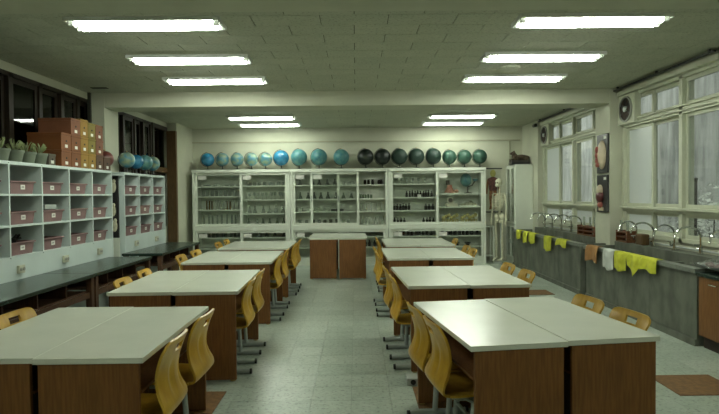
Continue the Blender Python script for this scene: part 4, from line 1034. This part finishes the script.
# reclining animal model
t = thing('animal_model', 'brown reclining animal figure on dark base atop the tall cabinet', 'figure', (3.63, 12.42, Hh + 0.0005))
bevel(MB().box(-0.20, 0.20, -0.14, 0.14, 0, 0.06).build('base', black_metal, t), 0.006)
bevel(MB().box(-0.19, 0.19, -0.13, 0.13, 0.06, 0.10).build('plinth_top', mat('dark_stone', (0.05, 0.045, 0.035, 1), noise=0.2), t), 0.006)
m = MB().ell((0.04, 0, 0.17), (0.15, 0.07, 0.075), 16, 10).ell((-0.09, 0, 0.20), (0.06, 0.055, 0.08), 14, 10).ell((-0.12, -0.005, 0.275), (0.052, 0.045, 0.045), 14, 10).ell((-0.165, -0.008, 0.262), (0.028, 0.024, 0.022), 12, 8)
m.ell((0.14, 0.0, 0.16), (0.06, 0.075, 0.065), 14, 10).ell((-0.12, -0.05, 0.115), (0.08, 0.02, 0.02), 12, 8).ell((-0.12, 0.05, 0.115), (0.08, 0.02, 0.02), 12, 8).ell((0.10, -0.075, 0.12), (0.07, 0.022, 0.025), 12, 8)
for s in (-1, 1): m.lathe([(0.018, 0.0), (0.010, 0.025), (0.001, 0.042)], 8, (-0.105, s * 0.026, 0.305))
m.tube([(0.19, 0.02, 0.15), (0.21, 0.07, 0.12), (0.13, 0.11, 0.115)], [0.02, 0.017, 0.010], 8)
o = m.build('body', mat('dark_brown_fur', (0.03, 0.02, 0.012, 1), rough=0.8, c2=(0.10, 0.07, 0.04, 1), scale=18, detail=6), t, True)
rm = o.modifiers.new('remesh', 'REMESH'); rm.mode = 'VOXEL'; rm.voxel_size = 0.008; rm.use_smooth_shade = True
o.location = (0, 0, 0.012); o.scale = (1.12, 1.2, 0.88)

# ------------------------------------------------------------------ anatomy relief boards on the pillar
for z0, z1, lab, lower in ((1.85, 2.44, 'black board with cream half-body relief, upper on the pillar', False), (1.25, 1.82, 'black board with dark red organ relief, lower on the pillar', True)):
    t = thing('relief_board', lab, 'wall board', (3.795, 8.555, (z0 + z1) / 2), group='anatomy boards on the pillar')
    h = (z1 - z0) / 2
    bevel(MB().box(-0.025, 0, -0.185, 0.185, -h, h).build('board', black_metal, t), 0.004, 1)
    MB().box(-0.028, -0.025, -0.14, -0.06, h - 0.075, h - 0.035).build('label', paper, t)
    flesh = mat('flesh_plaster', (0.50, 0.42, 0.30, 1), rough=0.5, noise=0.08)
    organ = mat('organ_red', (0.24, 0.035, 0.03, 1), rough=0.4, c2=(0.35, 0.12, 0.09, 1), scale=14)
    dorgan = mat('organ_dark', (0.09, 0.02, 0.02, 1), rough=0.4, noise=0.3)
    if not lower:
        MB().ell((-0.03, -0.01, -0.02), (0.055, 0.13, 0.22), 18, 12).build('torso', flesh, t, True)
        for k, (y, z, r) in enumerate(((0.06, 0.06, 0.055), (0.07, -0.02, 0.05), (0.065, -0.10, 0.05), (0.05, -0.17, 0.04))): MB().ell((-0.075, y, z), (0.03, 0.045, r), 12, 8).build('organ', organ, t, True)
    else:
        MB().ell((-0.04, 0.04, 0.05), (0.05, 0.075, 0.09), 14, 10).build('organ', flesh, t, True)
        MB().ell((-0.05, 0.03, -0.05), (0.05, 0.09, 0.09), 14, 10).build('organ', dorgan, t, True)
        MB().ell((-0.04, 0.03, -0.17), (0.04, 0.06, 0.05), 14, 10).build('organ', organ, t, True)
        MB().box(-0.04, -0.025, -0.05, 0.09, -0.26, -0.21).build('label', flesh, t)

# ------------------------------------------------------------------ sinks
def sink(y0, y1, lab, yi0, yi1, xe):
    """yi0..yi1: the stretch between the pillars that reaches back to the wall; xe: depth of the ends"""
    t = thing('sink_counter', lab, 'sink', (3.40, (y0 + y1) / 2, 0), group='grey terrazzo sinks')
    cy = (y0 + y1) / 2
    x0, x1 = 0.0, XR - 0.002 - 3.40; H = 0.78; xb = 0.385
    y0, y1, yi0, yi1, xe = y0 - cy, y1 - cy, yi0 - cy, yi1 - cy, xe - 3.40
    n = max(2, round((y1 - y0) / 0.9)); L = (y1 - y0) / n
    for k in range(n): MB().box(x0, x0 + 0.08, y0 + k * L + (0.002 if k else 0), y0 + (k + 1) * L - (0.002 if k < n - 1 else 0), 0.0, 0.735).build('front_panel', concrete_sink, t)
    MB().box(x0 - 0.025, x0 + 0.085, y0, y1, 0.735, H).build('front_rim', sink_edge, t)
    MB().box(x0 + 0.08, xe, y0, y0 + 0.08, 0.0 if xe > 0.5 else 0.60, H - 0.002).build('end_panel', concrete_sink, t)
    MB().box(x0 + 0.08, xe, y1 - 0.08, y1, 0, H - 0.002).build('end_panel', concrete_sink, t)
    MB().box(x0 + 0.08, xb, y0 + 0.08, y1 - 0.08, 0.0, 0.52).build('basin', basin_dark, t)
    MB().box(xb, x1, yi0, yi1, 0, 0.84).build('back_ledge', concrete_sink, t)
    MB().box(x0 - 0.02, x0 - 0.0005, y0, y1, 0.0, 0.07).build('kerb', concrete_sink, t)
    MB().tube([(x1 - 0.05, yi0 + 0.1, 0.875), (x1 - 0.05, yi1 - 0.1, 0.875)], 0.012, 8).build('water_pipe', steel_grey, t, True)
    for k in range(3): MB().box(x1 - 0.055, x1 - 0.045, yi0 + 0.2 + k * (yi1 - yi0 - 0.4) / 2 - 0.01, yi0 + 0.2 + k * (yi1 - yi0 - 0.4) / 2 + 0.01, 0.84, 0.87).build('pipe_clip', steel_grey, t)
    nb = int((y1 - y0) / 1.2)
    for k in range(1, nb + 1): MB().box(x0 + 0.085, xb, y0 + k * (y1 - y0) / (nb + 1) - 0.03, y0 + k * (y1 - y0) / (nb + 1) + 0.03, 0.52, 0.74).build('basin_divider', concrete_sink, t)
sink(5.56, 8.25, 'long grey terrazzo sink below the nearer window', 5.64, 8.17, 3.99)
sink(8.47, 12.08, 'long grey terrazzo sink below the farther window', 8.87, 11.84, 3.79)
def make_faucet():
    t = thing('faucet', '', 'faucet')
    MB().lathe([(0.028, 0), (0.028, 0.01), (0.016, 0.02), (0.016, 0.07)], 14).build('base', chrome, t, True)
    p = [(0, 0, 0.06), (0, 0, 0.16)]
    for k in range(1, 11):
        a = math.pi * k / 11; p.append((-0.12 + 0.12 * math.cos(a), 0, 0.16 + 0.10 * math.sin(a)))
    p.append((-0.245, 0, 0.145))
    MB().tube(p, 0.0105, 8).build('spout', chrome, t, True)
    MB().tube([(0, 0.0, 0.05), (0, 0.06, 0.05)], 0.010, 8).tube([(0, 0.055, 0.05), (-0.0, 0.06, 0.085)], 0.007, 6).tube([(-0.03, 0.06, 0.085), (0.03, 0.06, 0.085)], 0.006, 6).build('handle', chrome, t, True)
    return t
fp = None
FN = ('nearest', 'second nearest', 'third nearest', 'fourth nearest', 'farthest')
for ys, which in (([5.75, 6.28, 6.80, 7.28, 7.72], 'nearer'), ([9.62, 10.08, 10.56, 11.05, 11.5], 'farther')):
    for k, y in enumerate(ys):
        if fp is None: o = fp = make_faucet()
        else: o = copy_tree(fp)
        o.scale = (1.2, 1.2, 1.2); o.location = (3.885, y, 0.841); o.rotation_euler = (0, 0, R(random.uniform(-18, 18))); o['label'] = 'curved chrome faucet on the %s sink, %s' % (which, FN[k]); o['group'] = 'chrome faucets'
# cloths over the front rim
def cloth(y, wd, zb, m, lab, seed, point=False, over=0.07):
    rnd = random.Random(seed); ph = rnd.uniform(0, 6); N, M = 14, 12; mb = MB()
    xr = 3.368; zt = 0.788
    grids = []
    for i in range(N):
        t_ = i / (N - 1); row = []
        for j in range(M):
            u = -1 + 2 * j / (M - 1)
            hang = zt - zb
            tot = over + hang; s = t_ * tot
            ed = 0.015 * math.sin(3 * u + ph) * (t_)
            if s < over: x, z = xr + (over - s), zt + 0.004
            else:
                dn = (s - over) * (1 - (0.45 * abs(u) if point else 0)) + ed; f = min(1, (s - over) / 0.08)
                x = xr - 0.010 - 0.012 * f * (1 + math.sin(4.2 * u + ph)) - 0.004 * f; z = zt - dn
            row.append((x, y + u * wd / 2 * (1 - 0.06 * t_ * math.sin(ph) - (0.25 * t_ if point else 0)), z))
        grids.append(row)
    for off in (0, 1):
        for row in grids:
            for p in row: mb.v.append((p[0] - 0.003 * off, p[1], p[2] + 0.003 * off))
    o_ = N * M
    for i in range(N - 1):
        for j in range(M - 1):
            q = (i * M + j, i * M + j + 1, (i + 1) * M + j + 1, (i + 1) * M + j)
            mb.f += [q, tuple(o_ + k for k in q[::-1])]
    edge = [j for j in range(M)] + [i * M + M - 1 for i in range(1, N)] + [(N - 1) * M + j for j in range(M - 2, -1, -1)] + [i * M for i in range(N - 2, 0, -1)]
    for a, b in zip(edge, edge[1:] + edge[:1]): mb.f.append((a, b, o_ + b, o_ + a))
    tag(mb.build('cleaning_cloth', m, None, True, angle=60), lab, 'cloth', 'cloths hung over the sink rims')
cloth(11.53, 0.36, 0.615, yellow_cloth, 'yellow cloth at the far end of the farther sink', 1)
cloth(11.06, 0.32, 0.575, yellow_cloth, 'yellow cloth, second from the back wall on the farther sink', 2)
cloth(10.66, 0.40, 0.60, yellow_cloth, 'yellow cloth, third from the back wall on the farther sink', 3)
cloth(9.78, 0.40, 0.545, yellow_cloth, 'long yellow cloth, fourth from the back wall on the farther sink', 4)
cloth(9.13, 0.42, 0.68, yellow_cloth, 'short yellow cloth at the near end of the farther sink', 5)
cloth(7.94, 0.38, 0.575, tan_cloth, 'orange tan cloth at the far end of the nearer sink', 6)
cloth(7.42, 0.30, 0.53, white_cloth, 'white cloth between tan and yellow cloths', 7)
cloth(7.08, 0.34, 0.56, yellow_cloth, 'yellow cloth next to the white cloth', 8)
cloth(6.74, 0.33, 0.53, yellow_cloth, 'pointed yellow cloth between two yellow cloths', 9, point=True)
cloth(6.40, 0.34, 0.64, yellow_cloth, 'yellow cloth nearest the wooden sink cabinet', 10)
# wooden test tube racks with glass cylinders
rack_w = wood_mat('rack_red_wood', (0.10, 0.035, 0.014, 1), (0.17, 0.07, 0.03, 1), rough=0.55, stretch=(8, 1.5, 8))
def rack(y0, y1, x, lab, z=0.842):
    t = thing('test_tube_rack', lab, 'rack', (x, (y0 + y1) / 2, z), group='wooden racks on the sinks')
    d = (y1 - y0) / 2
    for zz in (0.0, 0.065, 0.13): MB().box(-0.07, 0.07, -d, d, zz, zz + 0.018).build('board', rack_w, t)
    for s in (-1, 1): MB().box(-0.07, 0.07, s * (d + 0.008) - 0.008, s * (d + 0.008) + 0.008, 0, 0.165).build('end_board', rack_w, t)
    n = int(2 * d / 0.09)
    key = ('tube', ware_glass.name)
    for k in range(n): 
        y = -d + (k + 0.5) * 2 * d / n
        o = link('glass_tube', WM[key], None, (x + (0.02 if k % 2 else -0.02), (y0 + y1) / 2 + y, z + 0.149)); o.scale = (1.2, 1.2, 0.9)
        tag(o, 'clear glass tube in the ' + lab, 'glass tube', 'tubes on the ' + lab)
rack(8.92, 9.30, 3.86, 'red brown wooden rack on the farther sink, nearer one')
rack(9.34, 9.56, 3.86, 'red brown wooden rack on the farther sink, farther one')
rack(7.83, 8.13, 3.86, 'red brown rack at the far end of nearer sink')
tag(bevel(MB().box(3.80, 3.91, 7.42, 7.60, 0.842, 0.99).build('wooden_block', tan_wood), 0.02, 3), 'tan wooden block between faucets of the nearer sink', 'block')
# board bridging the gap between the two sinks
tag(MB().box(3.44, 3.79, 8.252, 8.468, 0.70, 0.735).build('bridging_board', sink_edge), 'grey slab bridging the gap between the sinks', 'board')

# ------------------------------------------------------------------ wooden cabinet at the right edge
t = thing('wooden_cabinet', 'brown wooden cabinet with dark plinth beside the nearer sink', 'cabinet', (3.40, 4.93, 0))
MB().box(0.02, 0.59, -0.60, 0.60, 0.12, 0.715).build('body', brown_wood, t)
MB().box(0.05, 0.57, -0.58, 0.595, 0.0, 0.12).build('plinth', dark_in, t)
bevel(MB().box(-0.02, 0.595, -0.62, 0.62, 0.715, 0.75).build('top', green_top, t), 0.004)
for k in range(3):
    y0 = -0.597 + k * 0.4
    dd = bevel(MB().box(0.0, 0.02, y0, y0 + 0.394, 0.125, 0.71).build('door', brown_wood, t), 0.002, 1)
    MB().tube([(0.0, y0 + 0.09, 0.655), (-0.025, y0 + 0.09, 0.655), (-0.025, y0 + 0.20, 0.655), (0.0, y0 + 0.20, 0.655)], 0.006, 6).build('handle', chrome, dd, True)
# plastic wrapped tray on the corner
t = thing('wrapped_tray', 'plastic wrapped tray with reddish contents on the counter corner', 'tray', (3.60, 5.40, 0.784))
m = MB().lathe([(0.18, 0), (0.25, 0.03), (0.265, 0.035), (0.24, 0.032), (0.17, 0.006), (0, 0.006)], 24, cap=False)
m.v = [(x * 0.66, y * 1.5, z) for x, y, z in m.v]; m.build('tray', mat('grey_plastic_tray', (0.32, 0.34, 0.33, 1), rough=0.3, noise=0.08), t, True)
rnd = random.Random(11); m = MB()
for k in range(26):
    a = rnd.uniform(0, 6.28); r = rnd.uniform(0, 0.17); m.ell((0.65 * r * math.cos(a), 1.45 * r * math.sin(a), 0.03), (rnd.uniform(.02, .045), rnd.uniform(.02, .05), rnd.uniform(.012, .03)), 8, 5)
o = m.build('contents', mat('reddish_contents', (0.20, 0.09, 0.09, 1), rough=0.4, c2=(0.36, 0.26, 0.26, 1), scale=20), t, True); o['kind'] = 'stuff'
m = MB(); N, M = 15, 21; rnd = random.Random(4)
for i in range(N):
    for j in range(M):
        u, v = -1 + 2 * i / (N - 1), -1 + 2 * j / (M - 1); rr = math.hypot(u, v)
        m.v.append((u * 0.175, v * 0.42, 0.012 + 0.075 * max(0, 1 - rr ** 2) + rnd.uniform(0, 0.022)))
for i in range(N - 1):
    for j in range(M - 1): m.f.append((i * M + j, i * M + j + 1, (i + 1) * M + j + 1, (i + 1) * M + j))
m.build('plastic_wrap', glass_mat('plastic_wrap', (0.85, 0.87, 0.86, 1), 0.5, rough=0.12, body=0.18, body_col=(0.7, 0.72, 0.7, 1)), t)
